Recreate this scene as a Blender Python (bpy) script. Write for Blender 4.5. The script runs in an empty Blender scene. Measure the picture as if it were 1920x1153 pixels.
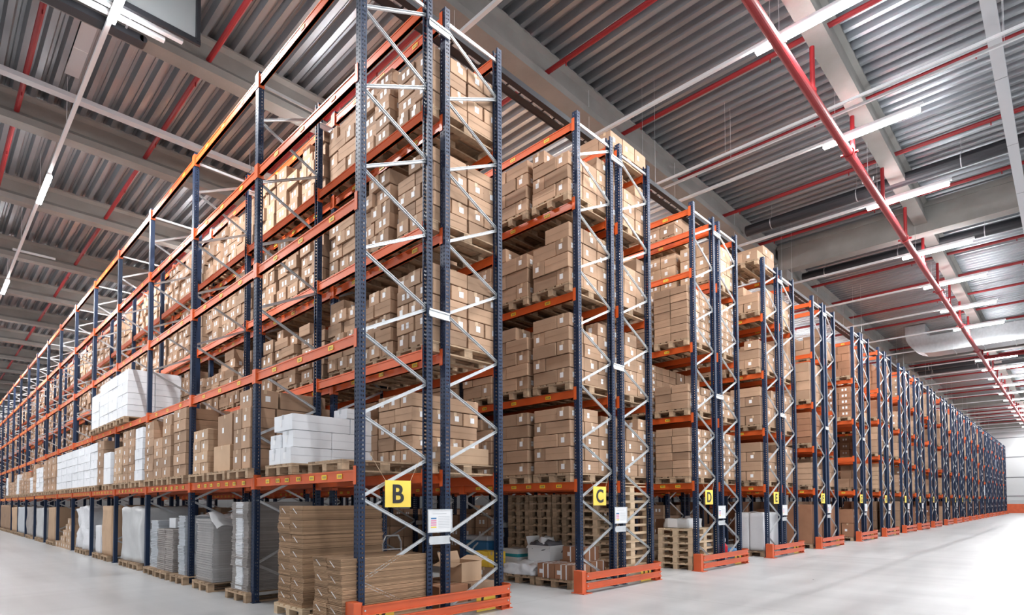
import bpy, bmesh, math, random
import numpy as np
from mathutils import Matrix, Vector, noise
random.seed(7)
R = random.Random(11)
C = bpy.context.scene.collection
SC = bpy.context.scene

# ---------------------------------------------------------------- camera, world, exposure
cam_d = bpy.data.cameras.new('camera'); cam = bpy.data.objects.new('camera', cam_d); C.objects.link(cam)
SC.camera = cam
FPX = 1084.34
cam_d.sensor_width = 36.0; cam_d.lens = 36.0*FPX/1920
cam_d.shift_x = 0.0; cam_d.shift_y = (908.8-576.5)/1920
cam_d.clip_end = 300
YAW, PITCH, ROLL = math.radians(44.2212), math.radians(1.8454), math.radians(.2369)
R0 = Matrix(((math.sin(YAW), -math.cos(YAW), 0), (math.cos(YAW), math.sin(YAW), 0), (0, 0, 1)))
R1 = Matrix(((1, 0, 0), (0, math.cos(PITCH), math.sin(PITCH)), (0, -math.sin(PITCH), math.cos(PITCH))))
R2 = Matrix(((math.cos(ROLL), 0, -math.sin(ROLL)), (0, 1, 0), (math.sin(ROLL), 0, math.cos(ROLL))))
MM = R2 @ R1 @ R0
cam.matrix_world = Matrix.Translation((0, -5.702, 1.417)) @ Matrix((MM[0], MM[2], -MM[1])).transposed().to_4x4()

w = bpy.data.worlds.new('world'); SC.world = w; w.use_nodes = True
w.node_tree.nodes['Background'].inputs[0].default_value = (.93, .96, 1, 1)
w.node_tree.nodes['Background'].inputs[1].default_value = 0.5
vs = SC.view_settings
vs.view_transform = 'Standard'; vs.look = 'None'; vs.gamma = 1; vs.use_curve_mapping = False
vs.exposure = 1.72
LAMP_W = 130
SC.cycles.use_denoising = True
SC.cycles.max_bounces = 7; SC.cycles.diffuse_bounces = 4; SC.cycles.glossy_bounces = 3
SC.cycles.transparent_max_bounces = 12
SC.cycles.use_light_tree = True
SC.cycles.sample_clamp_indirect = 6

# ---------------------------------------------------------------- materials
def mat(name, col, rough=.6, metal=0, emit=None, es=1, bump=0, bscale=30, var=0, vscale=4, rnd=0, spec=.5, stretch=None, alpha=None):
    m = bpy.data.materials.new(name); m.use_nodes = True
    nt = m.node_tree; b = nt.nodes['Principled BSDF']
    b.inputs['Base Color'].default_value = (*col, 1); b.inputs['Roughness'].default_value = rough
    b.inputs['Metallic'].default_value = metal
    b.inputs['Specular IOR Level'].default_value = spec
    if emit:
        b.inputs['Emission Color'].default_value = (*emit, 1); b.inputs['Emission Strength'].default_value = es
    src = None
    if var or bump or stretch:
        tc = nt.nodes.new('ShaderNodeTexCoord'); mp = nt.nodes.new('ShaderNodeMapping')
        mp.inputs['Scale'].default_value = stretch or (1, 1, 1)
        nt.links.new(tc.outputs['Object'], mp.inputs['Vector'])
    if var:
        n = nt.nodes.new('ShaderNodeTexNoise'); n.inputs['Scale'].default_value = vscale; n.inputs['Detail'].default_value = 5
        nt.links.new(mp.outputs[0], n.inputs['Vector'])
        mr = nt.nodes.new('ShaderNodeMapRange'); mr.inputs[1].default_value = .3; mr.inputs[2].default_value = .7
        mr.inputs[3].default_value = 1-var; mr.inputs[4].default_value = 1+var*.5
        nt.links.new(n.outputs[0], mr.inputs[0]); src = mr.outputs[0]
    if rnd:
        oi = nt.nodes.new('ShaderNodeObjectInfo'); ge = nt.nodes.new('ShaderNodeNewGeometry')
        ad = nt.nodes.new('ShaderNodeMath'); ad.operation = 'ADD'
        nt.links.new(oi.outputs['Random'], ad.inputs[0]); nt.links.new(ge.outputs['Random Per Island'], ad.inputs[1])
        fr = nt.nodes.new('ShaderNodeMath'); fr.operation = 'FRACT'; nt.links.new(ad.outputs[0], fr.inputs[0])
        mr = nt.nodes.new('ShaderNodeMapRange'); mr.inputs[3].default_value = 1-rnd; mr.inputs[4].default_value = 1+rnd*.7
        nt.links.new(fr.outputs[0], mr.inputs[0])
        if src:
            mu = nt.nodes.new('ShaderNodeMath'); mu.operation = 'MULTIPLY'
            nt.links.new(src, mu.inputs[0]); nt.links.new(mr.outputs[0], mu.inputs[1]); src = mu.outputs[0]
        else: src = mr.outputs[0]
    if src:
        vm = nt.nodes.new('ShaderNodeVectorMath'); vm.operation = 'SCALE'; vm.inputs[0].default_value = col
        nt.links.new(src, vm.inputs['Scale']); nt.links.new(vm.outputs[0], b.inputs['Base Color'])
    if bump:
        n = nt.nodes.new('ShaderNodeTexNoise'); n.inputs['Scale'].default_value = bscale; n.inputs['Detail'].default_value = 4
        nt.links.new(mp.outputs[0], n.inputs['Vector'])
        bp = nt.nodes.new('ShaderNodeBump'); bp.inputs['Strength'].default_value = bump; bp.inputs['Distance'].default_value = .02
        nt.links.new(n.outputs[0], bp.inputs['Height']); nt.links.new(bp.outputs[0], b.inputs['Normal'])
    if alpha is not None:
        b.inputs['Alpha'].default_value = alpha
    return m

M = {}
M['card'] = mat('brown_cardboard', (.42, .272, .18), .78, var=.12, vscale=3, rnd=.24, spec=.25)
M['card2'] = mat('pale_cardboard', (.52, .355, .235), .78, var=.1, vscale=3, rnd=.12, spec=.25)
M['cardred'] = mat('reddish_cardboard', (.36, .18, .105), .75, var=.12, vscale=3, rnd=.12, spec=.25)
M['label'] = mat('paper_label', (.82, .83, .85), .6)
M['tape'] = mat('packing_tape', (.56, .40, .26), .3)
M['whitebox'] = mat('white_cardboard', (.78, .80, .84), .65, var=.04, rnd=.05)
M['wood'] = mat('pallet_wood', (.42, .295, .195), .8, var=.25, vscale=5, rnd=.3, stretch=(3, 3, 3), spec=.2)
M['woodlight'] = mat('new_pallet_wood', (.66, .50, .34), .75, var=.15, vscale=6, rnd=.15, spec=.2)
M['navy'] = mat('navy_powder_coat', (.008, .022, .06), .5, var=.1, spec=.35)
M['navyholes'] = mat('navy_perforated_steel', (.008, .022, .06), .5, spec=.35)
M['orange'] = mat('orange_powder_coat', (.68, .11, .02), .42, var=.12, vscale=2)
M['guard'] = mat('guard_orange_paint', (.66, .115, .035), .42, var=.12, vscale=3)
M['yellow'] = mat('yellow_label', (.92, .62, .03), .5)
M['signyellow'] = mat('yellow_sign', (.93, .68, .09), .5)
M['black'] = mat('black_letter', (.012, .012, .014), .5)
M['galv'] = mat('galvanised_steel', (.60, .62, .64), .33, metal=.6, var=.1, vscale=8)
M['deck'] = mat('corrugated_deck_steel', (.36, .38, .405), .36, metal=.72, var=.16, vscale=1.5, stretch=(1, .15, 1))
M['concrete'] = mat('beam_concrete', (.27, .258, .243), .85, var=.14, vscale=1.6, bump=.15, bscale=20)
M['red'] = mat('sprinkler_red_paint', (.27, .010, .014), .5, var=.1)
M['white'] = mat('white_paint', (.80, .82, .84), .4)
M['grey'] = mat('grey_paint', (.55, .57, .60), .5)
M['blacksteel'] = mat('black_steel', (.022, .023, .028), .5)
M['wallwhite'] = mat('wall_panel', (.52, .53, .54), .5)
M['lamp'] = mat('lit_tube', (1, 1, 1), .5, emit=(.95, .98, 1), es=30)
M['greysheet'] = mat('grey_sheets', (.33, .30, .285), .7, var=.15, vscale=4, rnd=.2)
M['bluesheet'] = mat('pale_blue_sheets', (.50, .53, .57), .6, var=.06, rnd=.12)
M['flat'] = mat('flat_cardboard_edges', (.41, .265, .165), .85, var=.12, vscale=6, rnd=.34, spec=.15)
M['blue'] = mat('blue_paint', (.03, .17, .38), .4)
M['teal'] = mat('teal_print', (.03, .35, .42), .5)
M['ink'] = mat('dark_print', (.12, .12, .14), .6)
M['extred'] = mat('extinguisher_red', (.72, .02, .04), .25)
M['pink'] = mat('pink_print', (.75, .3, .45), .5)
M['sack'] = mat('brown_sack', (.42, .33, .25), .85, var=.2, bump=.4, bscale=6)
M['foam'] = mat('white_wrap', (.72, .73, .76), .45, bump=.5, bscale=14)
M['film'] = mat('stretch_film', (.75, .78, .82), .14, alpha=.20, bump=.6, bscale=9, stretch=(1, 1, .25))
M['greywrap'] = mat('grey_wrapped_goods', (.58, .59, .60), .35, var=.1, vscale=2, bump=.6, bscale=7, stretch=(1, 1, .3))

def holes(m):
    nt = m.node_tree; b = nt.nodes['Principled BSDF']; out = nt.nodes['Material Output']
    tc = nt.nodes.new('ShaderNodeTexCoord'); sp = nt.nodes.new('ShaderNodeSeparateXYZ'); nt.links.new(tc.outputs['Object'], sp.inputs[0])
    def f(op, a, bb=None):
        n = nt.nodes.new('ShaderNodeMath'); n.operation = op
        for i, v in enumerate((a, bb)):
            if v is None: continue
            if isinstance(v, (int, float)): n.inputs[i].default_value = v
            else: nt.links.new(v, n.inputs[i])
        return n.outputs[0]
    fz = f('FRACT', f('DIVIDE', sp.outputs['Z'], .05))
    hz = f('MULTIPLY', f('GREATER_THAN', fz, .28), f('LESS_THAN', fz, .72))
    ay = f('ABSOLUTE', f('SUBTRACT', f('ABSOLUTE', sp.outputs['Y']), .026)); hy = f('LESS_THAN', ay, .008)
    ax = f('ABSOLUTE', sp.outputs['X']); web = f('GREATER_THAN', ax, .0365)
    h1 = f('MULTIPLY', f('MULTIPLY', hz, hy), web)
    hx = f('MULTIPLY', f('LESS_THAN', f('ABSOLUTE', f('SUBTRACT', ax, .012)), .007), f('GREATER_THAN', f('ABSOLUTE', sp.outputs['Y']), .045))
    h2 = f('MULTIPLY', hz, hx)
    h = f('MAXIMUM', h1, h2)
    tr = nt.nodes.new('ShaderNodeBsdfTransparent'); mx = nt.nodes.new('ShaderNodeMixShader')
    nt.links.new(h, mx.inputs[0]); nt.links.new(b.outputs[0], mx.inputs[1]); nt.links.new(tr.outputs[0], mx.inputs[2])
    nt.links.new(mx.outputs[0], out.inputs[0])
holes(M['navyholes'])

def floor_material():
    m = bpy.data.materials.new('polished_concrete_floor'); m.use_nodes = True
    nt = m.node_tree; b = nt.nodes['Principled BSDF']; L = nt.links
    tc = nt.nodes.new('ShaderNodeTexCoord')
    n1 = nt.nodes.new('ShaderNodeTexNoise'); n1.inputs['Scale'].default_value = .8; n1.inputs['Detail'].default_value = 6
    mp = nt.nodes.new('ShaderNodeMapping'); mp.inputs['Scale'].default_value = (.25, 1.6, 1)
    L.new(tc.outputs['Object'], mp.inputs[0])
    n2 = nt.nodes.new('ShaderNodeTexNoise'); n2.inputs['Scale'].default_value = 1.3; n2.inputs['Detail'].default_value = 5
    mp2 = nt.nodes.new('ShaderNodeMapping'); mp2.inputs['Scale'].default_value = (2.2, .18, 1); L.new(tc.outputs['Object'], mp2.inputs[0])
    L.new(mp2.outputs[0], n1.inputs[0]); L.new(mp.outputs[0], n2.inputs[0])
    ad = nt.nodes.new('ShaderNodeMath'); ad.operation = 'ADD'; L.new(n1.outputs[0], ad.inputs[0]); L.new(n2.outputs[0], ad.inputs[1])
    cr = nt.nodes.new('ShaderNodeValToRGB'); cr.color_ramp.elements[0].position = .35; cr.color_ramp.elements[1].position = .62
    hf = nt.nodes.new('ShaderNodeMath'); hf.operation = 'MULTIPLY'; hf.inputs[1].default_value = .5
    L.new(ad.outputs[0], hf.inputs[0]); L.new(hf.outputs[0], cr.inputs[0])
    cr.color_ramp.elements[0].color = (.43, .44, .45, 1); cr.color_ramp.elements[1].color = (.57, .58, .59, 1)
    # saw-cut joints
    br = nt.nodes.new('ShaderNodeTexBrick'); br.offset = 0
    br.inputs['Scale'].default_value = 1; br.inputs['Mortar Size'].default_value = .006; br.inputs['Brick Width'].default_value = 7.9; br.inputs['Row Height'].default_value = 6.3
    br.inputs['Color1'].default_value = br.inputs['Color2'].default_value = (1, 1, 1, 1); br.inputs['Mortar'].default_value = (.62, .61, .6, 1)
    L.new(tc.outputs['Object'], br.inputs[0])
    mx = nt.nodes.new('ShaderNodeMix'); mx.data_type = 'RGBA'; mx.blend_type = 'MULTIPLY'; mx.inputs[0].default_value = 1
    L.new(cr.outputs[0], mx.inputs[6]); L.new(br.outputs[0], mx.inputs[7]); L.new(mx.outputs[2], b.inputs['Base Color'])
    mr = nt.nodes.new('ShaderNodeMapRange'); mr.inputs[3].default_value = .22; mr.inputs[4].default_value = .42
    L.new(n2.outputs[0], mr.inputs[0]); L.new(mr.outputs[0], b.inputs['Roughness'])
    return m
M['floor'] = floor_material()

# ---------------------------------------------------------------- mesh helpers
class MB:
    def __init__(s): s.v = []; s.f = []; s.m = []
    def box(s, x0, x1, y0, y1, z0, z1, m=0):
        n = len(s.v)
        s.v += [(x0,y0,z0),(x1,y0,z0),(x1,y1,z0),(x0,y1,z0),(x0,y0,z1),(x1,y0,z1),(x1,y1,z1),(x0,y1,z1)]
        s.f += [(n,n+3,n+2,n+1),(n+4,n+5,n+6,n+7),(n,n+1,n+5,n+4),(n+1,n+2,n+6,n+5),(n+2,n+3,n+7,n+6),(n+3,n,n+4,n+7)]
        s.m += [m]*6; return s
    def rbox(s, c, size, rz=0, m=0):
        n = len(s.v); MB.box(s, -size[0]/2, size[0]/2, -size[1]/2, size[1]/2, -size[2]/2, size[2]/2, m)
        ca, sa = math.cos(rz), math.sin(rz)
        for i in range(n, n+8):
            x, y, z = s.v[i]; s.v[i] = (c[0]+x*ca-y*sa, c[1]+x*sa+y*ca, c[2]+z)
        return s
    def quad(s, a, b, c, d, m=0):
        n = len(s.v); s.v += [a, b, c, d]; s.f.append((n, n+1, n+2, n+3)); s.m.append(m); return s
    def bar(s, p, q, w, h, m=0, up=(0, 0, 1)):
        p, q = Vector(p), Vector(q); d = (q-p).normalized(); u = Vector(up)
        a = d.cross(u)
        if a.length < 1e-4: a = d.cross(Vector((1, 0, 0)))
        a.normalize(); b = a.cross(d).normalized(); n = len(s.v)
        for pt in (p, q):
            for i, j in ((-1,-1),(1,-1),(1,1),(-1,1)): s.v.append(tuple(pt+a*(i*w/2)+b*(j*h/2)))
        s.f += [(n,n+1,n+2,n+3),(n+7,n+6,n+5,n+4)] + [(n+i, n+4+i, n+4+(i+1)%4, n+(i+1)%4) for i in range(4)]
        s.m += [m]*6; return s
    def tube(s, p, q, r, seg=12, m=0, r2=None):
        p, q = Vector(p), Vector(q); d = (q-p).normalized(); a = d.cross(Vector((0, 0, 1)))
        if a.length < 1e-3: a = Vector((1, 0, 0))
        a.normalize(); b = d.cross(a); n = len(s.v); r2 = r if r2 is None else r2
        for pt, rr in ((p, r), (q, r2)):
            for k in range(seg):
                t = 2*math.pi*k/seg; s.v.append(tuple(pt+a*(rr*math.cos(t))+b*(rr*math.sin(t))))
        for k in range(seg): s.f.append((n+k, n+(k+1)%seg, n+seg+(k+1)%seg, n+seg+k)); s.m.append(m)
        s.f.append(tuple(range(n+seg-1, n-1, -1))); s.f.append(tuple(range(n+seg, n+2*seg))); s.m += [m, m]; return s
    def path(s, pts, r, seg=8, m=0):
        for a, b in zip(pts, pts[1:]): s.tube(a, b, r, seg, m)
        return s
    def mesh(s, name, mats, smooth=False, bevel=0):
        me = bpy.data.meshes.new(name); me.from_pydata(s.v, [], s.f)
        for mm in mats: me.materials.append(mm)
        me.polygons.foreach_set('material_index', s.m)
        if bevel:
            bm = bmesh.new(); bm.from_mesh(me)
            bmesh.ops.bevel(bm, geom=[e for e in bm.edges if len(e.link_faces) == 2], offset=bevel, segments=1, affect='EDGES')
            bm.to_mesh(me); bm.free()
        if smooth: me.polygons.foreach_set('use_smooth', [True]*len(me.polygons))
        me.update(); return me

def link(name, me, parent=None, loc=None, rz=0, sc=None):
    o = bpy.data.objects.new(name, me); C.objects.link(o)
    if parent is not None: o.parent = parent
    if loc is not None: o.location = loc
    if rz: o.rotation_euler = (0, 0, rz)
    if sc is not None: o.scale = sc
    return o
def tag(o, label, cat, group=None, kind=None):
    o['label'] = label; o['category'] = cat
    if group: o['group'] = group
    if kind: o['kind'] = kind
    return o
def thing(name, label, cat, loc=(0, 0, 0), group=None, rz=0):
    o = bpy.data.objects.new(name, None); C.objects.link(o); o.location = loc; o.rotation_euler = (0, 0, rz)
    o.empty_display_size = .1
    return tag(o, label, cat, group)
def struct(name, me, label=None, cat=None):
    o = link(name, me); o['kind'] = 'structure'
    o['label'] = label or name; o['category'] = cat or 'building'
    return o

def many_boxes(name, cs, ss, rz, mi, mats, extra=None):
    """one mesh out of many boxes: cs centres, ss sizes, rz angles, mi material ids; extra = (quads N,4,3 ; mat ids)"""
    cs = np.asarray(cs, float); ss = np.asarray(ss, float); rz = np.asarray(rz, float); mi = np.asarray(mi, int)
    u = np.array([(-1,-1,-1),(1,-1,-1),(1,1,-1),(-1,1,-1),(-1,-1,1),(1,-1,1),(1,1,1),(-1,1,1)], float)/2
    v = u[None]*ss[:, None]
    ca, sa = np.cos(rz)[:, None], np.sin(rz)[:, None]
    x = v[..., 0]*ca-v[..., 1]*sa; y = v[..., 0]*sa+v[..., 1]*ca
    v = np.stack([x, y, v[..., 2]], -1)+cs[:, None]
    n = len(cs); F = np.array([(0,3,2,1),(4,5,6,7),(0,1,5,4),(1,2,6,5),(2,3,7,6),(3,0,4,7)])
    f = (F[None]+8*np.arange(n)[:, None, None]).reshape(-1, 4); m = np.repeat(mi, 6); v = v.reshape(-1, 3)
    if extra is not None and len(extra[0]):
        q = np.asarray(extra[0], float); k = len(q)
        f = np.vstack([f, len(v)+np.arange(4*k).reshape(k, 4)]); v = np.vstack([v, q.reshape(-1, 3)])
        m = np.concatenate([m, np.asarray(extra[1], int)])
    me = bpy.data.meshes.new(name)
    me.vertices.add(len(v)); me.vertices.foreach_set('co', v.ravel())
    me.loops.add(len(f)*4); me.loops.foreach_set('vertex_index', f.ravel().astype(np.int32))
    me.polygons.add(len(f)); me.polygons.foreach_set('loop_start', np.arange(len(f), dtype=np.int32)*4)
    for mm in mats: me.materials.append(mm)
    me.polygons.foreach_set('material_index', m.astype(np.int32))
    me.polygons.foreach_set('use_smooth', np.zeros(len(f), bool))
    me.update(calc_edges=True); me.validate(); return me

def lumpy(name, sx, sy, sz, mats, cuts=7, amp=.05, freq=3, seed=0, rnd=.25):
    bm = bmesh.new(); bmesh.ops.create_cube(bm, size=1)
    bmesh.ops.subdivide_edges(bm, edges=bm.edges[:], cuts=cuts, use_grid_fill=True)
    for v in bm.verts:
        c = v.co.copy(); r = c.normalized()*.62
        c = c.lerp(r, rnd)
        p = Vector((c.x*sx, c.y*sy, (c.z+.5)*sz))
        nn = noise.noise_vector(p*freq+Vector((seed*7.1, seed*3.3, seed)))
        k = 0 if c.z < -.46 else 1
        p += Vector((nn.x, nn.y, nn.z*k))*amp
        v.co = p
    me = bpy.data.meshes.new(name); bm.to_mesh(me); bm.free()
    for m in mats: me.materials.append(m)
    me.polygons.foreach_set('use_smooth', [True]*len(me.polygons)); return me

def text_mesh(ch, size, depth=.004, mat_=None, bold=.02):
    cu = bpy.data.curves.new('letter_'+ch, 'FONT'); cu.body = ch; cu.size = size; cu.extrude = depth/2; cu.offset = bold*size
    cu.align_x = 'CENTER'; cu.align_y = 'CENTER'; cu.resolution_u = 6
    o = bpy.data.objects.new('t', cu); C.objects.link(o)
    dg = bpy.context.evaluated_depsgraph_get(); dg.update()
    me = bpy.data.meshes.new_from_object(o.evaluated_get(dg)); me.name = 'letter'
    bpy.data.objects.remove(o); bpy.data.curves.remove(cu)
    xs = [v.co.x for v in me.vertices]; ys = [v.co.y for v in me.vertices]
    cx, cy = (min(xs)+max(xs))/2, (min(ys)+max(ys))/2
    for v in me.vertices:
        x, y, z = v.co; v.co = (x-cx, -z, y-cy)          # upright, facing -Y
    me.materials.clear(); me.materials.append(mat_ or M['black']); return me

# ---------------------------------------------------------------- dimensions of the hall
BAY = 2.8273; DEP = .94; GAP = .2826
ROWX = [3.427, 7.398, 11.385, 15.279, 19.219, 23.734, 27.602, 31.474, 35.017, 38.909, 43.229, 47.064, 50.49, 54.393, 58.199, 62.521, 66.597, 69.9, 73.6, 77.5, 81.3, 85.7]
LET = 'BCDEFGHIJKLMNOPQRSTUVW'
NB = [21, 8, 6, 4, 4, 4, 3, 3]+[2]*14
LV = [[1.80, 3.34, 4.90, 6.38, 7.74], [1.76, 3.25, 4.86, 6.36, 7.67], [1.83, 3.27, 4.76, 6.35, 7.69],
      [1.84, 3.30, 4.79, 6.29, 7.64], [1.80, 3.10, 4.46, 6.02, 7.62], [1.82, 3.05, 4.4, 5.9, 7.6]]
rl = random.Random(5)
while len(LV) < 22:
    a = 1.82; l = [a]
    for k in range(4): a += rl.choice((1.3, 1.45, 1.5, 1.6)); l.append(a)
    s = 7.65/l[-1]; LV.append([1.82]+[round(1.82+(z-1.82)*(7.65-1.82)/(l[-1]-1.82), 2) for z in l[1:]])

# ---------------------------------------------------------------- shell
fl = MB().quad((-30, -30, 0), (93, -30, 0), (93, 64, 0), (-30, 64, 0)).mesh('floor', [M['floor']])
struct('floor', fl, 'pale polished concrete warehouse floor', 'floor')
def deck():
    mb = MB(); p = .31; x = -30.0; ys = (-30, 64)
    prof = []
    while x < 93:
        prof += [(x, 10.88), (x+.10, 10.88), (x+.145, 11.02), (x+.19, 11.02), (x+.20, 11.035), (x+.215, 11.02), (x+.265, 11.02)]; x += p
    prof.append((x, 10.88))
    for (xa, za), (xb, zb) in zip(prof, prof[1:]):
        mb.quad((xa, ys[1], za), (xb, ys[1], zb), (xb, ys[0], zb), (xa, ys[0], za))
    mb.quad((-30, -30, 11.2), (93, -30, 11.2), (93, 64, 11.2), (-30, 64, 11.2))
    return mb.mesh('ceiling', [M['deck']])
struct('ceiling', deck(), 'corrugated galvanised steel roof deck', 'ceiling')
# end wall on the far side of the front aisle, and the wall behind the racks
mb = MB(); mb.box(92, 92.3, -30, 64, 1.1, 11, 0); mb.box(91.96, 92.3, -30, 64, 0, 1.1, 1)
for z in (2.05, 4.3, 6.75, 9.1): mb.box(91.97, 92.0, -30, 64, z-.04, z+.04, 2)
struct('wall_right', mb.mesh('wall', [M['wallwhite'], M['guard'], M['ink']]), 'white panelled end wall with orange base', 'wall')
mb = MB(); mb.box(-30, 92, 62, 62.3, 0, 11, 0)
for x in range(-28, 92, 4): mb.box(x, x+.04, 61.98, 62, 0, 11, 1)
struct('wall_back', mb.mesh('wall', [M['wallwhite'], M['grey']]), 'pale panelled wall behind the racks', 'wall')

# concrete roof beams
def tb(x0, x1, y0, w, z0=10.2, z1=10.9):
    mb = MB(); t = .09
    s = [(0, z0), (w, z0), (w, z0+.16), (w-t, z0+.27), (w-t, z1-.12), (w, z1-.05), (w, z1), (0, z1), (0, z1-.05), (t, z1-.12), (t, z0+.27), (0, z0+.16)]
    n = len(s)
    for xx in (x0, x1):
        for (yy, zz) in s: mb.v.append((xx, y0+yy, zz))
    for i in range(n): mb.f.append((i, (i+1) % n, n+(i+1) % n, n+i)); mb.m.append(0)
    mb.f.append(tuple(range(n))); mb.f.append(tuple(range(2*n-1, n-1, -1))); mb.m += [0, 0]
    me = mb.mesh('beam', [M['concrete']]); bm = bmesh.new(); bm.from_mesh(me); bmesh.ops.recalc_face_normals(bm, faces=bm.faces[:]); bm.to_mesh(me); bm.free()
    return me
k = 1
for y in (-26.1, -21.4, -16.7, -12.0, -7.3, -2.6, 1.95, 6.65, 11.38, 15.92, 20.92, 25.65, 30.35, 35.05, 39.75, 44.45, 49.15, 53.85, 58.55):
    struct('trim_%d' % k, tb(-30, 92, y, .55 if y == 1.95 else .36), 'grey concrete roof beam across the racks', 'beam'); k += 1
GX = (-21.0, 0.4+.2, 22.0, 42.0, 65.3, 88.4)
for gx in GX[2:]:
    mb = MB(); mb.box(gx, gx+.42, -30, 1.95, 9.92, 10.9); mb.box(gx-.06, gx+.48, -30, 1.95, 10.7, 10.8)
    struct('trim_%d' % k, mb.mesh('girder', [M['concrete']]), 'deep grey concrete girder over the front aisle', 'beam'); k += 1
    mb = MB(); mb.box(gx-.05, gx+.5, 1.9, 2.5, 0, 10.2); mb.box(gx-.1, gx+.55, 1.6, 2.7, 9.55, 9.92)
    struct('pillar_%d' % (k), mb.mesh('column', [M['concrete']], bevel=.02), 'square grey concrete column with corbel', 'column'); k += 1

# ---------------------------------------------------------------- racks
def post_mesh(mm, flip=1, h=7.82):
    mb = MB(); t = .003; f = flip
    def b(xa, xb, ya, yb):
        xa, xb = sorted((xa*f, xb*f)); mb.box(xa, xb, ya, yb, .01, h)
    b(-.04, -.04+t, -.05, .05); b(-.04+t, .032, -.05, -.05+t); b(-.04+t, .032, .05-t, .05)
    b(.032, .040, -.05, -.024); b(.032, .040, .024, .05)
    mb.box(-.06, .06, -.07, .07, 0, .01)
    return mb.mesh('post', [mm])
POST = {(n, f): post_mesh(M[n], f) for n in ('navyholes', 'navy') for f in (1, -1)}
Z0, Q = .553, .9367
def brace_mesh(dx, dz):
    return MB().bar((0, .006, 0), (dx, .006, dz), .004, .038).bar((0, -.004, .017*1), (dx, -.004, dz+.017), .022, .004).bar((0, -.004, -.017), (dx, -.004, dz-.017), .022, .004).mesh('brace', [M['galv']])
BR = {(sx, sz): brace_mesh(sx*DEP, sz*Q/2) for sx in (1, -1) for sz in (1, -1)}
HBAR = {sx: MB().bar((0, 0, 0), (sx*DEP, 0, 0), .022, .042).mesh('brace', [M['galv']]) for sx in (1, -1)}
def brace_list():
    L = [('d', Z0, -1)]
    for n in range(8):
        z = Z0+n*Q
        if z+Q/2 < 7.62: L.append(('d', z, 1))
        if n > 0: L.append(('d', z, -1))
    L.append(('h', 7.66, 0)); L.append(('h', .12, 0))
    return L
BL = brace_list()
def bracing_mesh(sx):
    mb = MB()
    for t, z, s in BL:
        mb.bar((0, 0, z), (sx*DEP, 0, z+(s*Q/2 if t == 'd' else 0)), .022, .036)
    return mb.mesh('bracing', [M['galv']])
BRACING = {1: bracing_mesh(1), -1: bracing_mesh(-1)}
def beam_mesh(nlab, face):
    """beam along +Y from post centre to post centre; face = -1 when its sticker side looks to -X"""
    mb = MB(); a, b = .052, BAY-.052
    mb.box(-.022, .022, a, b, -.125, 0, 0); mb.box(-.028, .028, a, b, -.018, 0, 0); mb.box(-.028, .028, a, b, -.125, -.108, 0)
    for y0, y1 in ((-.052, .058), (BAY-.058, BAY+.052)):
        xa, xb = (-.048, -.042) if face < 0 else (.042, .048)
        mb.box(xa, xb, y0 if y0 > 0 else 0.002, y1 if y1 < BAY else BAY-.002, -.165, .045, 0)
    for ya, yb in ((.051, .06), (BAY-.06, BAY-.051)): mb.box(-.045, .045, ya, yb, -.165, .045, 0)
    x = face*.0235
    r = random.Random(3)
    for i in range(nlab):
        y = .25+(BAY-.5)*(i+.5)/nlab+r.uniform(-.05, .05); w = .12
        p = [(x*1.25, y-w/2, -.09), (x*1.25, y+w/2, -.09), (x*1.25, y+w/2, -.035), (x*1.25, y-w/2, -.035)]
        if face < 0: p = p[::-1]
        mb.quad(*p, 1)
        for j in range(3):
            yy = y-w/2+.02+j*.03
            q = [(x*1.27, yy, -.078), (x*1.27, yy+.016, -.078), (x*1.27, yy+.016, -.048), (x*1.27, yy, -.048)]
            if face < 0: q = q[::-1]
            mb.quad(*q, 2)
    return mb.mesh('beam', [M['orange'], M['yellow'], M['ink']])
BEAM = {(n, f): beam_mesh(n, f) for n in (0, 3, 7) for f in (-1, 1)}
SPACER = MB().box(-.02, GAP+.02, -.062, -.05, -.05, .05).box(-.02, GAP+.02, -.075, -.062, .03, .05).box(-.02, GAP+.02, -.075, -.062, -.05, -.03).mesh('spacer', [M['galv']])

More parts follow.
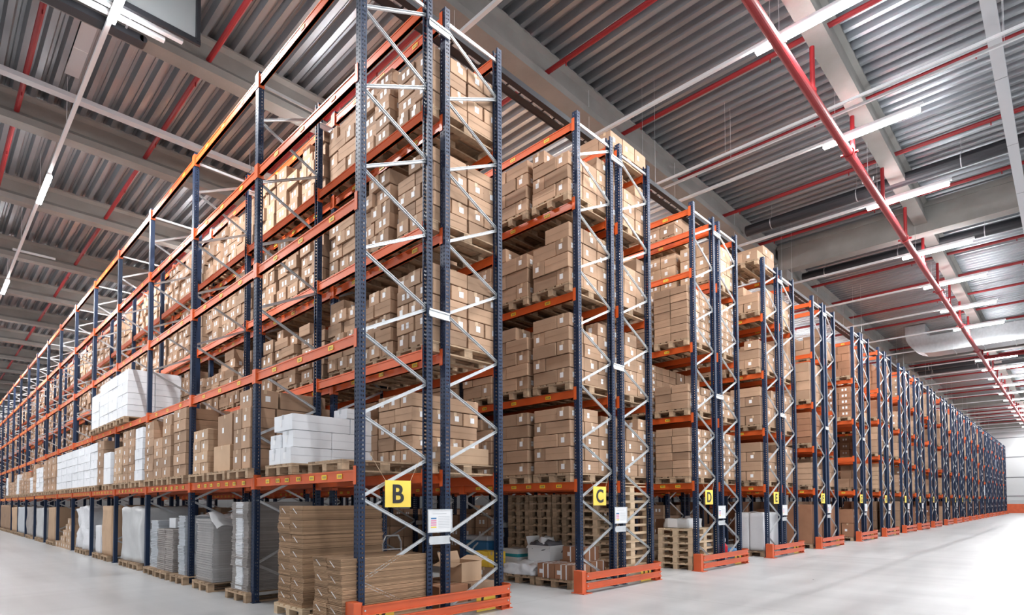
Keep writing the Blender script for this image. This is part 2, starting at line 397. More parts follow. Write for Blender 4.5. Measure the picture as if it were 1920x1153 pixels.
def rack_levels(ri, run):
    return LV[ri]
for ri, X in enumerate(ROWX):
    t = thing('pallet_rack', 'blue and orange double pallet rack marked %s at its front end' % LET[ri] if ri < 9 else
              'distant double pallet rack, %s from the far end wall' % ['', 'first', 'second', 'third', 'fourth', 'fifth', 'sixth', 'seventh', 'eighth', 'ninth', 'tenth', 'eleventh', 'twelfth', 'thirteenth', 'fourteenth'][22-ri],
              'pallet rack', (X, 0, 0), 'double pallet racks side by side')
    near = ri < 6
    for run in (0, 1):
        xo = 0 if run == 0 else 2*DEP+GAP; xi = DEP if run == 0 else DEP+GAP; sx = 1 if run == 0 else -1
        for i in range(NB[ri]+1):
            fr = bpy.data.objects.new('upright_frame', None); C.objects.link(fr); fr.parent = t; fr.location = (xo, i*BAY, 0); fr.empty_display_size = .1
            pm = 'navyholes' if (ri < 4 and i < 3) else 'navy'
            link('post', POST[(pm, sx)], fr); link('post', POST[(pm, -sx)], fr, (sx*DEP, 0, 0))
            if (ri < 5 and i == 0) or (ri == 0 and run == 0 and i < 4):
                for ty, z, s in BL:
                    link('brace', HBAR[sx] if ty == 'h' else BR[(sx, s)], fr, (0, 0, z))
            else: link('bracing', BRACING[sx], fr)
    # beams: nearest hundred one by one, the rest as one part
    todo = []
    for run in (0, 1):
        xs = (0, DEP) if run == 0 else (DEP+GAP, 2*DEP+GAP)
        for xi, x in enumerate(xs):
            for li, z in enumerate(LV[ri]):
                if ri >= 3 and li == 4 and (ri+run) % 2: continue
                for b in range(NB[ri]):
                    face = -1 if xi == 0 else 1
                    nl = 7 if li == 0 else 3
                    if face > 0: nl = 0
                    wgt = b*BAY + (0 if (run == 0 and xi == 0) else 6 if xi == 0 else 14) + 1.2*abs(z-1.8)*.2
                    todo.append((wgt, x, b*BAY, z, nl, face))
    todo.sort()
    for _, x, y, z, nl, face in todo[:96]: link('beam', BEAM[(nl, face)], t, (x, y, z))
    if len(todo) > 96:
        cs, ss, mi = [], [], []
        for _, x, y, z, nl, face in todo[96:]:
            cs.append((x, y+BAY/2, z-.0625)); ss.append((.05, BAY-.104, .125)); mi.append(0)
            cs.append((x+face*.045, y+.05, z-.06)); ss.append((.006, .11, .2)); mi.append(0)
            for j in range(nl): cs.append((x+face*.026, y+.3+(BAY-.6)*(j+.5)/nl, z-.0625)); ss.append((.003, .12, .055)); mi.append(1)
        o = link('beam', many_boxes('beam', cs, ss, [0]*len(cs), mi, [M['orange'], M['yellow']]), t); o['kind'] = 'stuff'
    for z in (.968, 3.777, 7.45):
        for i in range(0, min(3, NB[ri]) if ri < 6 else 1): link('spacer', SPACER, t, (DEP, i*BAY, z))

# end guards, signs, notices
def guard():
    t = bpy.data.objects.new('rack_end_guard', None); C.objects.link(t); t.empty_display_size = .1
    W = 2.37
    mb = MB(); mb.box(0, .10, -.19, -.02, .012, .36).box(-.02, .2, -.24, .02, 0, .012); mb.box(.1, .106, -.19, -.02, .012, .36)
    mb.quad((.1, -.19, .012), (.2, -.19, .012), (.1, -.19, .14), (.1, -.19, .14)) if 0 else None
    link('end_post', mb.mesh('end_post', [M['guard']], bevel=.004), t)
    mb = MB(); mb.box(W-.012, W, -.19, -.02, .012, .34).box(W-.16, W+.04, -.2, .02, 0, .012)
    mb.box(W-.12, W-.012, -.15, -.14, .012, .2)
    link('end_plate', mb.mesh('end_plate', [M['guard']]), t)
    def rail(z0, z1):
        mb = MB(); mb.box(.1, W-.012, -.20, -.19, z0, z1); mb.box(.1, W-.012, -.225, -.20, z1-.012, z1); mb.box(.1, W-.012, -.225, -.20, z0, z0+.012)
        for x in (.13, W-.05): mb.tube((x, -.20, (z0+z1)/2), (x, -.21, (z0+z1)/2), .011, 8, 1)
        return mb.mesh('rail', [M['guard'], M['galv']])
    link('rail', rail(.215, .325), t); link('rail', rail(.065, .165), t)
    return t
def copy_tree(o, parent=None):
    c = o.copy(); C.objects.link(c); c.parent = parent
    for ch in list(o.children): copy_tree(ch, c)
    return c
G0 = guard()
SIGN = MB().box(-.178, .178, -.003, .003, -.155, .155).mesh('board', [M['signyellow']])
mb = MB(); mb.box(-.175, .175, -.006, .0, -.13, .13, 0)
mb.quad((-.15, -.0075, -.10), (-.055, -.0075, -.10), (-.055, -.0075, .05), (-.15, -.0075, .05), 1)
for i in range(5): mb.quad((-.145, -.009, -.085+i*.027), (-.06, -.009, -.085+i*.027), (-.06, -.009, -.068+i*.027), (-.145, -.009, -.068+i*.027), (4, 3, 3, 3, 5)[i])
for i in range(8): mb.quad((-.03, -.0075, -.09+i*.02), (.15, -.0075, -.09+i*.02), (.15, -.0075, -.084+i*.02), (-.03, -.0075, -.084+i*.02), 2)
mb.quad((-.12, -.0075, .085), (.1, -.0075, .085), (.1, -.0075, .092), (-.12, -.0075, .092), 2)
NOTICE = mb.mesh('sheet', [M['label'], M['white'], M['grey'], M['pink'], M['signyellow'], M['blue']])
FRAMEM = MB().box(-.185, .185, -.012, .001, .13, .142).box(-.185, .185, -.012, .001, -.142, -.13).box(-.19, -.175, -.012, .001, -.142, .142).box(.175, .19, -.012, .001, -.142, .142).mesh('frame', [M['galv']])
for ri, X in enumerate(ROWX):
    L = LET[ri]
    g = G0 if ri == 0 else copy_tree(G0)
    g.location = (X-.18, 0, 0)
    tag(g, 'low orange two-rail guard at the foot of rack %s' % L, 'guard rail', 'rack end guards')
    if ri < 14:
        s = thing('rack_letter_sign', 'square yellow sign with black letter %s hung on the rack end' % L, 'sign', (X+.46, -.075, 1.533), 'hanging letter signs')
        link('board', SIGN, s)
        link('letter', text_mesh(L, .30), s, (0, -.006, 0))
        link('string', MB().tube((-.17, 0, .15), (-.36, .03, .45), .0025, 5).tube((.17, 0, .15), (.33, .03, .42), .0025, 5).mesh('string', [M['tape']]), s)
    if ri < 12:
        nb = thing('notice_board', 'white load notice fixed between the middle posts of rack %s' % L, 'notice', (X+DEP+GAP/2, -.068, 1.205), 'load notices on rack ends')
        link('sheet', NOTICE, nb); link('frame', FRAMEM, nb)
    if ri < 7:
        s = thing('floor_letter_sign', 'yellow letter board standing behind the guard of rack %s' % L, 'sign', (X+1.83, -.10, .155), 'letter boards behind the guards')
        link('board', SIGN, s, sc=(.95, 1, .95)); link('letter', text_mesh(LET[ri+1] if ri < 21 else L, .28), s, (0, -.006, 0))
    if ri == 0:
        s = thing('floor_letter_sign', 'yellow letter board behind the aisle-side end of the rack B guard', 'sign', (X+.22, -.10, .155), 'letter boards behind the guards')
        link('board', SIGN, s, sc=(.95, 1, .95)); link('letter', text_mesh('B', .28), s, (0, -.006, 0))

# ---------------------------------------------------------------- loads: pallets and cartons
CART, PAL = [], []
ORD = ['bottom', 'second', 'third', 'fourth', 'fifth', 'sixth', 'seventh', 'eighth', 'ninth', 'tenth', 'eleventh', 'twelfth']
LVN = ['floor', 'first-level', 'second-level', 'third-level', 'fourth-level', 'top-level']
def rects(style, l):
    o = l % 2
    if style == 'mix':
        return [(a*.6, b*.267, a*.6+.6, b*.267+.267) for a in (0, 1) for b in (0, 1, 2)] if o == 0 else [(a*.3, b*.4, a*.3+.3, b*.4+.4) for a in range(4) for b in (0, 1)]
    if style == 'cc':
        s = .27 if o == 0 else .53
        return [(a*.4, 0, a*.4+.4, s) for a in range(3)]+[(a*.4, s, a*.4+.4, .8) for a in range(3)]
    if style == 'long':
        return [(a*.3, b*.4, a*.3+.3, b*.4+.4) for a in range(4) for b in (0, 1)]
    if style == 'big':
        return [(0, 0, .6, .4), (.6, 0, 1.2, .4), (0, .4, .6, .8), (.6, .4, 1.2, .8)] if o == 0 else [(0, 0, .4, .8), (.4, 0, .8, .8), (.8, 0, 1.2, .8)]
    if style == 'six':
        return [(a*.4, b*.4, a*.4+.4, b*.4+.4) for a in range(3) for b in (0, 1)]
    if style == 'one': return [(0, 0, 1.2, .8)]
PH = .144
def pallet(x, y, z, rz, label, size=(1.2, .8), m='wood', vis=1.0, group=None):
    PAL.append(dict(p=(x, y, z), rz=rz, label=label, size=size, m=m, vis=vis, group=group or 'pallets on the racks'))
def load(xc, yc, z, h, style, where, lh=.24, m='card', jit=.012, vis=1.0, pal=True, front=False, ragged=.2, size=(1.18, .79), seed=0, thin=True, palm='wood', labels=True, skip=()):
    r = random.Random(seed*131+int(xc*97)+int(yc*53)+int(z*31))
    if pal: pallet(xc, yc, z, r.uniform(-.01, .01), 'wooden pallet in '+where, m=palm, vis=vis)
    zb = z+(PH if pal else 0); nl = max(1, int(round(h/lh))); lh = h/nl
    x0, y0 = xc-size[0]/2, yc-size[1]/2; fx, fy = size[0]/1.2, size[1]/.8
    colshift = [r.uniform(-.012, .012) for _ in range(8)]
    for l in range(nl):
        R_ = rects(style, l)
        for k, (a, b, c, d) in enumerate(R_):
            if l == nl-1 and nl > 1 and r.random() < ragged: continue
            if (l, k) in skip: continue
            interior = a > .05 and c < 1.15 and b > .05 and d < .75
            if interior and l < nl-1: continue
            cx, cy = x0+(a+c)/2*fx, y0+(b+d)/2*fy
            cx += r.uniform(-jit, jit)+(-.5*jit if a < .05 else 0); cy += r.uniform(-jit, jit)*.6
            sx, sy = (c-a)*fx-.013, (d-b)*fy-.013
            rz = r.uniform(-1, 1)*.02*(jit/.012)
            pos = ('front' if b < .05 else 'rear' if d > .75 else 'middle')
            posx = ('outer' if a < .05 else 'inner' if c > 1.15 else 'core')
            if c-a > .9: posx = 'full-depth'
            num = '' if not (style in ('mix', 'long') and posx == 'core') else ('near ' if a < .45 else 'far ')
            area = (sy*lh if a < .05 else 0)+(.8*sx*lh if (front and b < .05) else 0)
            CART.append(dict(p=(cx, cy, zb+(l+.5)*lh), s=(round(sx, 3), round(sy, 3), round(lh-.009, 3)), rz=rz, m=m, vis=vis*area,
                             label='carton, %s layer, %s%s %s, %s' % (ORD[min(l, 11)], num, posx, pos, where), lab=labels))

PY = (.47, 1.385, 2.30)
SL = ['front', 'middle', 'rear']
def where(ri, run, li, b, k, floor=False):
    rn = 'aisle-side run' if run == 0 else 'far-side run'
    if b == 0: bb = '%s slot' % SL[k]
    else: bb = 'bay %d %s slot' % (b+1, SL[k])
    return '%s, %s %s, rack %s' % (bb, LVN[li], 'near run' if run == 0 else 'rear run', LET[ri])
rb = random.Random(21)
STY = ['mix', 'mix', 'cc', 'mix', 'six', 'long', 'big']
XL = lambda ri: ROWX[ri]+DEP/2
XR = lambda ri: ROWX[ri]+DEP*1.5+GAP
# rack B, rear run: all levels loaded
for b in range(NB[0]):
    for k in range(3):
        for li in range(1, 5):
            z = LV[0][li-1]; top = LV[0][li]-.17
            h = min(top-z-PH, rb.choice((.95, 1.05, 1.1, 1.15, 1.15)))
            if li == 4: h = rb.choice((.85, .95, 1.0))
            st = rb.choice(('mix', 'mix', 'cc', 'long')); lh = rb.choice((.19, .22, .25)); fr = (b == 0 and k == 0)
            if fr: st = 'mix'; lh = .2; h = {1: 1.03, 2: 1.0, 3: .95, 4: .80}[li]
            if li == 1 and not fr: h = rb.choice((.8, .9, 1.0))
            v = 1.0 if li > 1 else .3
            if b > 2: v *= .6
            yy = b*BAY+PY[k]-(.02 if fr else 0)
            if b == 0 and li == 1:
                if k == 2: continue
                if k == 0: pallet(XR(0)-.03, .47, z, 0, 'wooden pallet half free at the front, first-level rear run, rack B', vis=5); yy = .90; z += PH; h = .95
                else: yy = 1.74
            load(XR(0)-.05+(0.02 if not fr else .02), yy, z, h, st, where(0, 1, li, b, k), lh=lh, vis=v, front=fr, jit=.012 if fr else .034, ragged=.05 if fr else .35, seed=b*3+k, pal=not (fr and li == 1))
# rack B, near run, first level (as in the photograph)
Z1 = LV[0][0]
def box(x0, x1, y0, y1, z0, z1, label, m='card', vis=2.0, lab=True, rz=0):
    CART.append(dict(p=((x0+x1)/2, (y0+y1)/2, (z0+z1)/2), s=(round(x1-x0, 3), round(y1-y0, 3), round(z1-z0, 3)), rz=rz, m=m, vis=vis*.2, label=label, lab=lab, fixed=True))
XP = XL(0)
pallet(XP, 1.80, Z1, 0, 'wooden pallet under the white boxes, first level, rack B', vis=5)
zz = Z1+PH
WB = 'the white stack on rack B'
box(3.33, 3.9, 1.50, 1.80, zz, zz+.215, 'large white box, bottom front of '+WB, 'whitebox', 9)
box(3.33, 3.9, 1.805, 2.16, zz, zz+.215, 'large white box, bottom rear of '+WB, 'whitebox', 9)
box(3.905, 4.55, 1.50, 2.10, zz, zz+.215, 'long white box, bottom inner of '+WB, 'whitebox', 9)
box(3.36, 3.90, 1.50, 1.82, zz+.218, zz+.44, 'white box, second layer front of '+WB, 'whitebox', 9)
box(3.34, 3.90, 1.83, 2.14, zz+.218, zz+.40, 'white box, second layer rear of '+WB, 'whitebox', 9)
box(3.905, 4.55, 1.50, 2.10, zz+.218, zz+.44, 'long white box, second layer inner of '+WB, 'whitebox', 9)
box(3.35, 4.18, 1.51, 2.05, zz+.443, zz+.655, 'long white box with a pale tape stripe, topping '+WB, 'whitebox', 9)
box(4.185, 4.56, 1.50, 2.05, zz+.443, zz+.655, 'grey-white box, inner end of the top layer of '+WB, 'whitebox', 9)
box(4.12, 4.5, 1.49, 1.85, zz+.658, zz+.80, 'small white box perched on top of '+WB, 'whitebox', 9)
pallet(XP+.12, .80, Z1, .02, 'empty wooden pallet beside the white boxes, first level, rack B', vis=5)
box(4.72, 5.50, .10, .46, zz, zz+.22, 'long pale carton lying at the front edge, first-level rear run, rack B', 'card2', 8)
def column(y0, y1, z1, n, m='card', x0=3.33, x1=4.5, ncol=1, z0=None, nx=2, desc='', vis=2.5, pal=True):
    z0 = Z1+(PH if pal else 0) if z0 is None else z0
    lh = (z1-z0)/n; w_ = (y1-y0)/ncol; dx = (x1-x0)/nx
    r = random.Random(int(y0*100))
    for l in range(n):
        for c in range(ncol):
            for q in range(nx):
                box(x0+q*dx+r.uniform(0, .015), x0+(q+1)*dx-.008, y0+c*w_+.004, y0+(c+1)*w_-.004, z0+l*lh, z0+(l+1)*lh-.004,
                    '%s carton, %s layer, %s column, %s half, %s' % ('brown' if m != 'whitebox' else 'white', ORD[l], ORD[c].replace('bottom', 'first'), 'outer' if q == 0 else 'inner', desc), m, vis*(1 if q == 0 else .2), rz=r.uniform(-.01, .01))
def rowpal(y, desc): pallet(XP, y, Z1, 0, desc, vis=2)
rowpal(3.20, 'wooden pallet under tall square cartons behind the second post, rack B')
column(2.92, 3.54, 2.86, 3, 'card', 3.36, 3.75, 2, nx=1, desc='stack past the second post of rack B')
column(2.92, 3.54, 2.86, 3, 'card', 3.76, 4.55, 1, nx=1, desc='inner stack past the second post of rack B')
box(3.40, 3.80, 2.95, 3.40, 2.865, 3.13, 'tall brown carton topping the stack past the second post, rack B', vis=9)
box(3.82, 4.55, 2.92, 3.5, 2.865, 3.12, 'long brown carton lying on top past the second post, rack B', vis=7)
rowpal(4.10, 'wooden pallet under the large plain carton, first level, rack B')
box(3.38, 4.0, 3.72, 4.42, Z1+PH, 2.36, 'large plain brown carton in the second bay, first level, rack B', 'card2', vis=9, lab=False)
box(3.42, 3.95, 3.76, 4.36, 2.364, 2.86, 'tall brown carton standing on the large plain one, rack B', 'card', vis=9)
box(4.02, 4.55, 3.72, 4.42, Z1+PH, 2.7, 'big brown carton behind the large plain one, rack B', 'card', vis=5)
rowpal(5.02, 'wooden pallet under medium mixed cartons, first level, rack B')
column(4.66, 5.40, 2.70, 4, 'card2', 3.36, 3.95, 2, nx=1, desc='medium stack in second bay, rack B')
column(4.66, 5.40, 3.12, 4, 'card', 3.97, 4.55, 1, nx=1, desc='stack behind the medium stack in rack B')
rowpal(6.10, 'wooden pallet under the third bay front column, rack B')
column(5.72, 6.42, 3.18, 6, 'card', ncol=1, desc='third bay first column, rack B')
rowpal(7.0, 'wooden pallet under the third bay middle column, rack B')
column(6.60, 7.12, 3.15, 6, 'card', ncol=1, desc='third bay second column, rack B')
column(7.16, 7.72, 2.75, 4, 'card', ncol=1, desc='third bay third column, rack B')
rowpal(7.9, 'wooden pallet under the third bay rear column, rack B')
column(7.76, 8.38, 3.14, 7, 'card', ncol=1, desc='third bay rear column, rack B')
rowpal(8.98, 'wooden pallet under narrow white boxes, fourth bay, rack B')
column(8.60, 9.20, 3.10, 5, 'whitebox', ncol=1, desc='fourth bay, rack B')
rowpal(9.9, 'wooden pallet under brown column, fourth bay, rack B')
column(9.3, 10.3, 3.12, 6, 'card', ncol=2, desc='fourth bay rear column, rack B')
rowpal(10.75, 'wooden pallet at the rear of the fourth bay, rack B')
column(10.35, 11.15, 2.8, 4, 'card2', ncol=2, desc='fourth bay last column, rack B')
rowpal(11.85, 'wooden pallet under low white boxes, fifth bay, rack B')
column(11.5, 12.25, 2.75, 2, 'whitebox', ncol=1, desc='fifth bay, rack B')
column(12.3, 13.0, 3.1, 5, 'card', ncol=1, desc='fifth bay, rack B')
for i in range(7):
    y = 13.05+i*.93
    if abs((y+.45) % BAY) < .1: y += .1
    rowpal(y+.42, 'wooden pallet %s along the long white block, first level, rack B' % ORD[i].replace('bottom', 'first'))
    column(y, y+.86, 3.1, 5, 'whitebox', ncol=1, desc='block %s of long white row, rack B' % ORD[i].replace('bottom', 'one'), vis=1.2)
for i in range(17):
    y = 19.8+i*.95
    if y < 24.5: m, zt = ('whitebox', 2.9) if i in (3, 4) else ('card', 3.1)
    else: m, zt = ('whitebox' if i % 5 == 1 else 'card'), rb.choice((2.6, 2.9, 3.1))
    rowpal(y+.42, 'wooden pallet %s in the far first-level row, rack B' % ('number %d' % (i+1)))
    column(y, y+.84, zt, 5, m, ncol=1, desc='far first level stack %d, rack B' % (i+1), vis=.5)
# white block on the second level, a wide board stack on the fourth
zw = LV[0][1]
for i in range(4):
    y = 10.05+i*1.0; pallet(XP, y+.4, zw, 0, 'wooden pallet %s under the white block, second level, rack B' % ORD[i].replace('bottom', 'first'), vis=1.5)
    column(y, y+.94, zw+PH+(1.12 if i < 3 else .95), 4, 'whitebox', 3.35, 4.5, 1, z0=zw+PH, desc='second-level white block %s, rack B' % ORD[i].replace('bottom', 'one'), vis=2)

# racks C, D, E ... : both runs
for ri in range(1, 22):
    X = ROWX[ri]; nb = NB[ri]
    for run in (0, 1):
        for b in range(nb):
            for k in range(3):
                if ri >= 8 and b >= 1 and k > 0: continue
                for li in range(0, 6):
                    if li == 5 and not ((ri == 1 and run == 1 and b == 0 and k < 2) or (ri == 2 and run == 1 and (b or k)) or (ri == 3 and run == 0)): continue
                    z = 0 if li == 0 else LV[ri][li-1]
                    top = LV[ri][li]-.16 if li < 5 else 8.9
                    fr = (b == 0 and k == 0)
                    if li == 0 and (ri <= 4 and b == 0): continue
                    if li == 0 and rb.random() < .25: continue
                    if li == 5 and k and rb.random() < .3: continue
                    if ri == 3 and li == 5 and fr: pass
                    y = b*BAY+PY[k]
                    xc = XL(ri) if run == 0 else XR(ri)
                    if li and rb.random() < (.06 if ri < 4 else .24) and not (fr and ri < 4): continue
                    if ri == 2 and li == 4 and run == 0 and b == 0 and k < 2: continue
                    ylim = (0, 2.0, 1.3, .9, .8, .6, .5, .45, .4)[min(ri, 8)]
                    v = 1.0 if y-.4 < ylim else .12; lb = ri < 4 or rb.random() < .35
                    if run == 1 and not fr: v *= .05
                    if run == 1 and fr: v *= .8
                    avail = top-z-PH-.1
                    if ri == 1: st, lh, h, m = 'cc', .235, {0: 1.0, 1: 1.08, 2: 1.12, 3: 1.0, 4: 1.05, 5: .28}[li], 'card'
                    elif ri == 2: st, lh, h, m = ('long', .165, {0: 1.1, 1: 1.15, 2: .52 if k == 0 else 1.1, 3: 1.15, 4: .9, 5: .5}[li], 'card') if li != 4 else ('six', .3, .9, 'card2')
                    elif ri == 3: st, lh, h, m = 'big', .27, {0: 1.2, 1: 1.0, 2: .98, 3: .72, 4: .7, 5: .48}[li], 'card'
                    else:
                        st = rb.choice(('mix', 'cc', 'long', 'big', 'six')); lh = rb.choice((.18, .24, .3)); h = rb.choice((.7, .9, 1.1, 1.2)); m = rb.choice(('card', 'card', 'card2', 'cardred', 'card'))
                        if li == 0: st, lh, h, m = 'big', .45, rb.choice((1.0, 1.3)), rb.choice(('cardred', 'cardred', 'card'))
                        if rb.random() < .02: m = 'whitebox'
                    if ri >= 8: lh = max(lh, .28); st = rb.choice(('six', 'big'))
                    if v < .2 and ri < 8: st, lh = 'six', max(lh, .28)
                    h = min(h, avail)
                    if h < .2: continue
                    load(xc, y, z, h, st, where(ri, run, li, b, k), lh=lh, m=m, vis=v, front=fr, jit=.012, ragged=.3 if ri != 2 else 0, seed=ri*100+b*10+k, labels=lb)

# ---- floor goods, rack B near run
def sheets(name, x0, x1, y0, y1, z0, z1, n, m, jit=.006, seed=0, lab=None):
    r = random.Random(seed); cs, ss = [], []; h = (z1-z0)/n; dx = dy = 0
    for i in range(n):
        if i % 4 == 0: dx, dy = r.uniform(-jit, jit), r.uniform(-jit, jit)
        cs.append(((x0+x1)/2+dx+r.uniform(-jit, jit)*.4, (y0+y1)/2+dy+r.uniform(-jit, jit)*.4, z0+(i+.5)*h)); ss.append((x1-x0+r.uniform(-.006, .006), y1-y0+r.uniform(-.006, .006), h*.72))
    cs.append(((x0+x1)/2, (y0+y1)/2, (z0+z1)/2)); ss.append((x1-x0-.03, y1-y0-.03, z1-z0-.01))
    return many_boxes(name, cs, ss, [0]*len(cs), [0]*len(cs), [m])
STRAP = MB().bar((-.004, -.05, -.03), (-.004, .05, .035), .002, .009, up=(1, 0, 0)).mesh('strap', [M['label']])
def bundle(x0, x1, y0, y1, z0, z1, label, seed, group):
    me = sheets('bundle', x0-(x0+x1)/2, x1-(x0+x1)/2, y0-(y0+y1)/2, y1-(y0+y1)/2, 0, z1-z0, 11, M['flat'], .007, seed)
    o = link('flat_cardboard_bundle', me, loc=((x0+x1)/2, (y0+y1)/2, z0)); tag(o, label, 'cardboard bundle', group)
    s = link('strap', STRAP, o, ((x0-x1)/2-.004, 0.02, (z1-z0)*.62)); return o
nn = 0
for st, (xa, xb, ya, yb, z0, z1, n) in {'tall': (3.31, 4.45, 1.10, 1.80, .144, 1.40, 7), 'low': (3.20, 4.36, -.02, .60, .144, .82, 4)}.items():
    pallet((xa+xb)/2, (ya+yb)/2, 0, 0, 'wooden pallet under the %s stack of flat brown cardboard, rack B' % st, vis=9, m='woodlight')
    hh = (z1-z0)/n
    for l in range(n):
        for c in range(2):
            w_ = (yb-ya)/2; nn += 1
            j = R.uniform(-.012, .012)
            bundle(xa+j, xb+j, ya+c*w_+.002, ya+(c+1)*w_-.002, z0+l*hh, z0+(l+1)*hh-.002,
                   'flat cardboard bundle, %s layer, %s half of the %s brown stack' % (ORD[l], 'front' if c == 0 else 'rear', st), nn, 'bundles of flat brown cardboard')
def stackthing(name, label, x0, x1, y0, y1, z1, n, m, cat='stack of sheets', film=False, cols=1, pz=.144, jit=.012, seed=0, group='goods on pallets under rack B'):
    xc, yc = (x0+x1)/2, (y0+y1)/2
    pallet(xc, yc, 0, R.uniform(-.01, .01), 'pallet under the '+label, vis=6, group='pallets on the floor')
    t = thing(name, label, cat, (xc, yc, pz), group)
    for c in range(cols):
        w_ = (y1-y0)/cols
        link('sheets', sheets('sheets', x0-xc, x1-xc, y0-yc+c*w_+.004, y0-yc+(c+1)*w_-.004, 0, z1-pz, n, m, jit, seed+c), t)
    if film:
        link('stretch_film', lumpy('film', x1-x0+.05, y1-y0+.05, z1-pz+.01, [M['film']], 8, .012, 5, seed, .02), t)
    return t
a_ = stackthing('sheet_stack', 'tall stack of white and grey sheets beside rack B second post', 3.36, 4.45, 2.93, 3.56, 1.46, 60, M['greysheet'], jit=.014, seed=4)
link('white_sheets', sheets('white_sheets', -.552, -.2, -.13, .12, .02, 1.31, 60, M['whitebox'], .01, 3), a_)
b_ = stackthing('wrapped_sheet_stack', 'tall grey stack in torn clear film, second bay floor of rack B', 3.36, 4.42, 4.35, 5.12, 1.18, 26, M['greysheet'], film=True, seed=5)
# loose film over that stack
bm = bmesh.new(); bmesh.ops.create_grid(bm, x_segments=22, y_segments=16, size=.5)
for v in bm.verts:
    x, y = v.co.x, v.co.y; q = noise.noise_vector(Vector((x*4, y*4, 2.2)))
    dr = max(0, -y-.15)
    v.co = Vector((x*1.05+q.x*.05, y*1.0+q.y*.05, 1.17-.144+.10*(.5+.5*math.sin(x*9+y*4))*.6+q.z*.07-dr*.55))
me = bpy.data.meshes.new('loose_film'); bm.to_mesh(me); bm.free(); me.materials.append(mat('loose_stretch_film', (.85, .87, .9), .2, alpha=.5, bump=.6, bscale=9)); me.polygons.foreach_set('use_smooth', [True]*len(me.polygons))
link('loose_film', me, b_, (-.05, -.15, .03))
box(3.95, 4.5, 3.75, 4.2, 0, 1.3, 'tall grey-brown carton standing behind the torn film stack, rack B', 'card', 3)
stackthing('sheet_stack', 'narrow tall pale blue stack by the third post of rack B', 3.36, 4.4, 5.78, 6.14, 1.22, 40, M['bluesheet'], seed=6)
stackthing('sheet_stack', 'low grey paired stacks in the third bay floor of rack B', 3.36, 4.4, 6.45, 7.45, .95, 22, M['greysheet'], cols=2, seed=7)
tag(link('white_carton', MB().box(-.2, .2, -.2, .2, 0, .2).mesh('c', [M['whitebox']], bevel=.004), loc=(3.75, 7.2, .953)), 'small white box on top of the low grey paired stacks', 'box', 'white boxes')
stackthing('sheet_stack', 'white stack behind the low grey paired stacks, rack B', 3.4, 4.4, 7.6, 8.1, 1.1, 30, M['bluesheet'], seed=8)
for k_, (nm, lab, y0, y1, h, mm, amp, cat) in enumerate((
    ('wrapped_goods', 'bulky pale load wrapped in film, fourth bay floor of rack B', 8.75, 10.55, 1.22, 'greywrap', .06, 'wrapped load'),
    ('wrapped_goods', 'tall twin columns wrapped in beige film, fifth bay floor of rack B', 11.5, 12.6, 1.26, 'card2', .02, 'wrapped load'),
    ('wrapped_goods', 'small pale wrapped column beside the twin columns, rack B', 12.75, 13.4, .74, 'foam', .03, 'wrapped load'),
    ('bagged_goods', 'lumpy load of white plastic bags, sixth bay floor of rack B', 14.3, 16.0, 1.2, 'foam', .16, 'bagged load'),
    ('wrapped_goods', 'tall tan block, eighth bay floor of rack B', 20.0, 21.6, 1.2, 'card2', .02, 'wrapped load'),
    ('wrapped_goods', 'grey film-wrapped block, ninth bay floor of rack B', 22.8, 24.6, 1.18, 'greywrap', .05, 'wrapped load'),
    ('wrapped_goods', 'brownish wrapped block, tenth bay floor of rack B', 25.7, 27.6, 1.2, 'greysheet', .04, 'wrapped load'),
    ('wrapped_goods', 'pale blue block, eleventh bay floor of rack B', 28.4, 30.8, 1.2, 'bluesheet', .03, 'wrapped load'),
    ('wrapped_goods', 'tan wrapped block, twelfth bay floor of rack B', 31.2, 33.4, 1.18, 'card2', .03, 'wrapped load'),
    ('wrapped_goods', 'long brown block at the far end floor of rack B', 34.1, 39.2, 1.3, 'card', .03, 'wrapped load'))):
    yc = (y0+y1)/2
    t = link(nm, lumpy(nm, 1.1, y1-y0-.05, h, [M[mm]], 9, amp, 2.4, k_, .06), loc=(3.93, yc, .144)); tag(t, lab, cat, 'goods on pallets under rack B')
    n_ = max(1, round((y1-y0)/.85))
    for i in range(n_): pallet(3.93, y0+(i+.5)*(y1-y0)/n_, 0, 0, 'wooden pallet %s under the %s' % (ORD[i].replace('bottom', 'first'), lab.split(',')[0]), vis=2, group='pallets on the floor')
r = random.Random(9)
for i in range(6):           # stepped heap of cartons, seventh bay
    for l in range(max(1, 5-i//1)):
        box(3.36+r.uniform(0, .03), 3.9, 16.95+i*.46, 17.37+i*.46, .004+l*.2, .2+l*.2, 'carton, %s layer, step %d of the stepped carton heap under rack B' % (ORD[l], i+1), 'card2', 1)
# near-run floor of rack B: a film-wrapped dark load behind (rear run)
for b in range(1, 14):
    for k in range(3):
        load(XR(0), b*BAY+PY[k], 0, rb.choice((.9, 1.1, 1.2)), 'six', where(0, 1, 0, b, k), lh=.3, vis=.08, m=rb.choice(('card', 'cardred')))

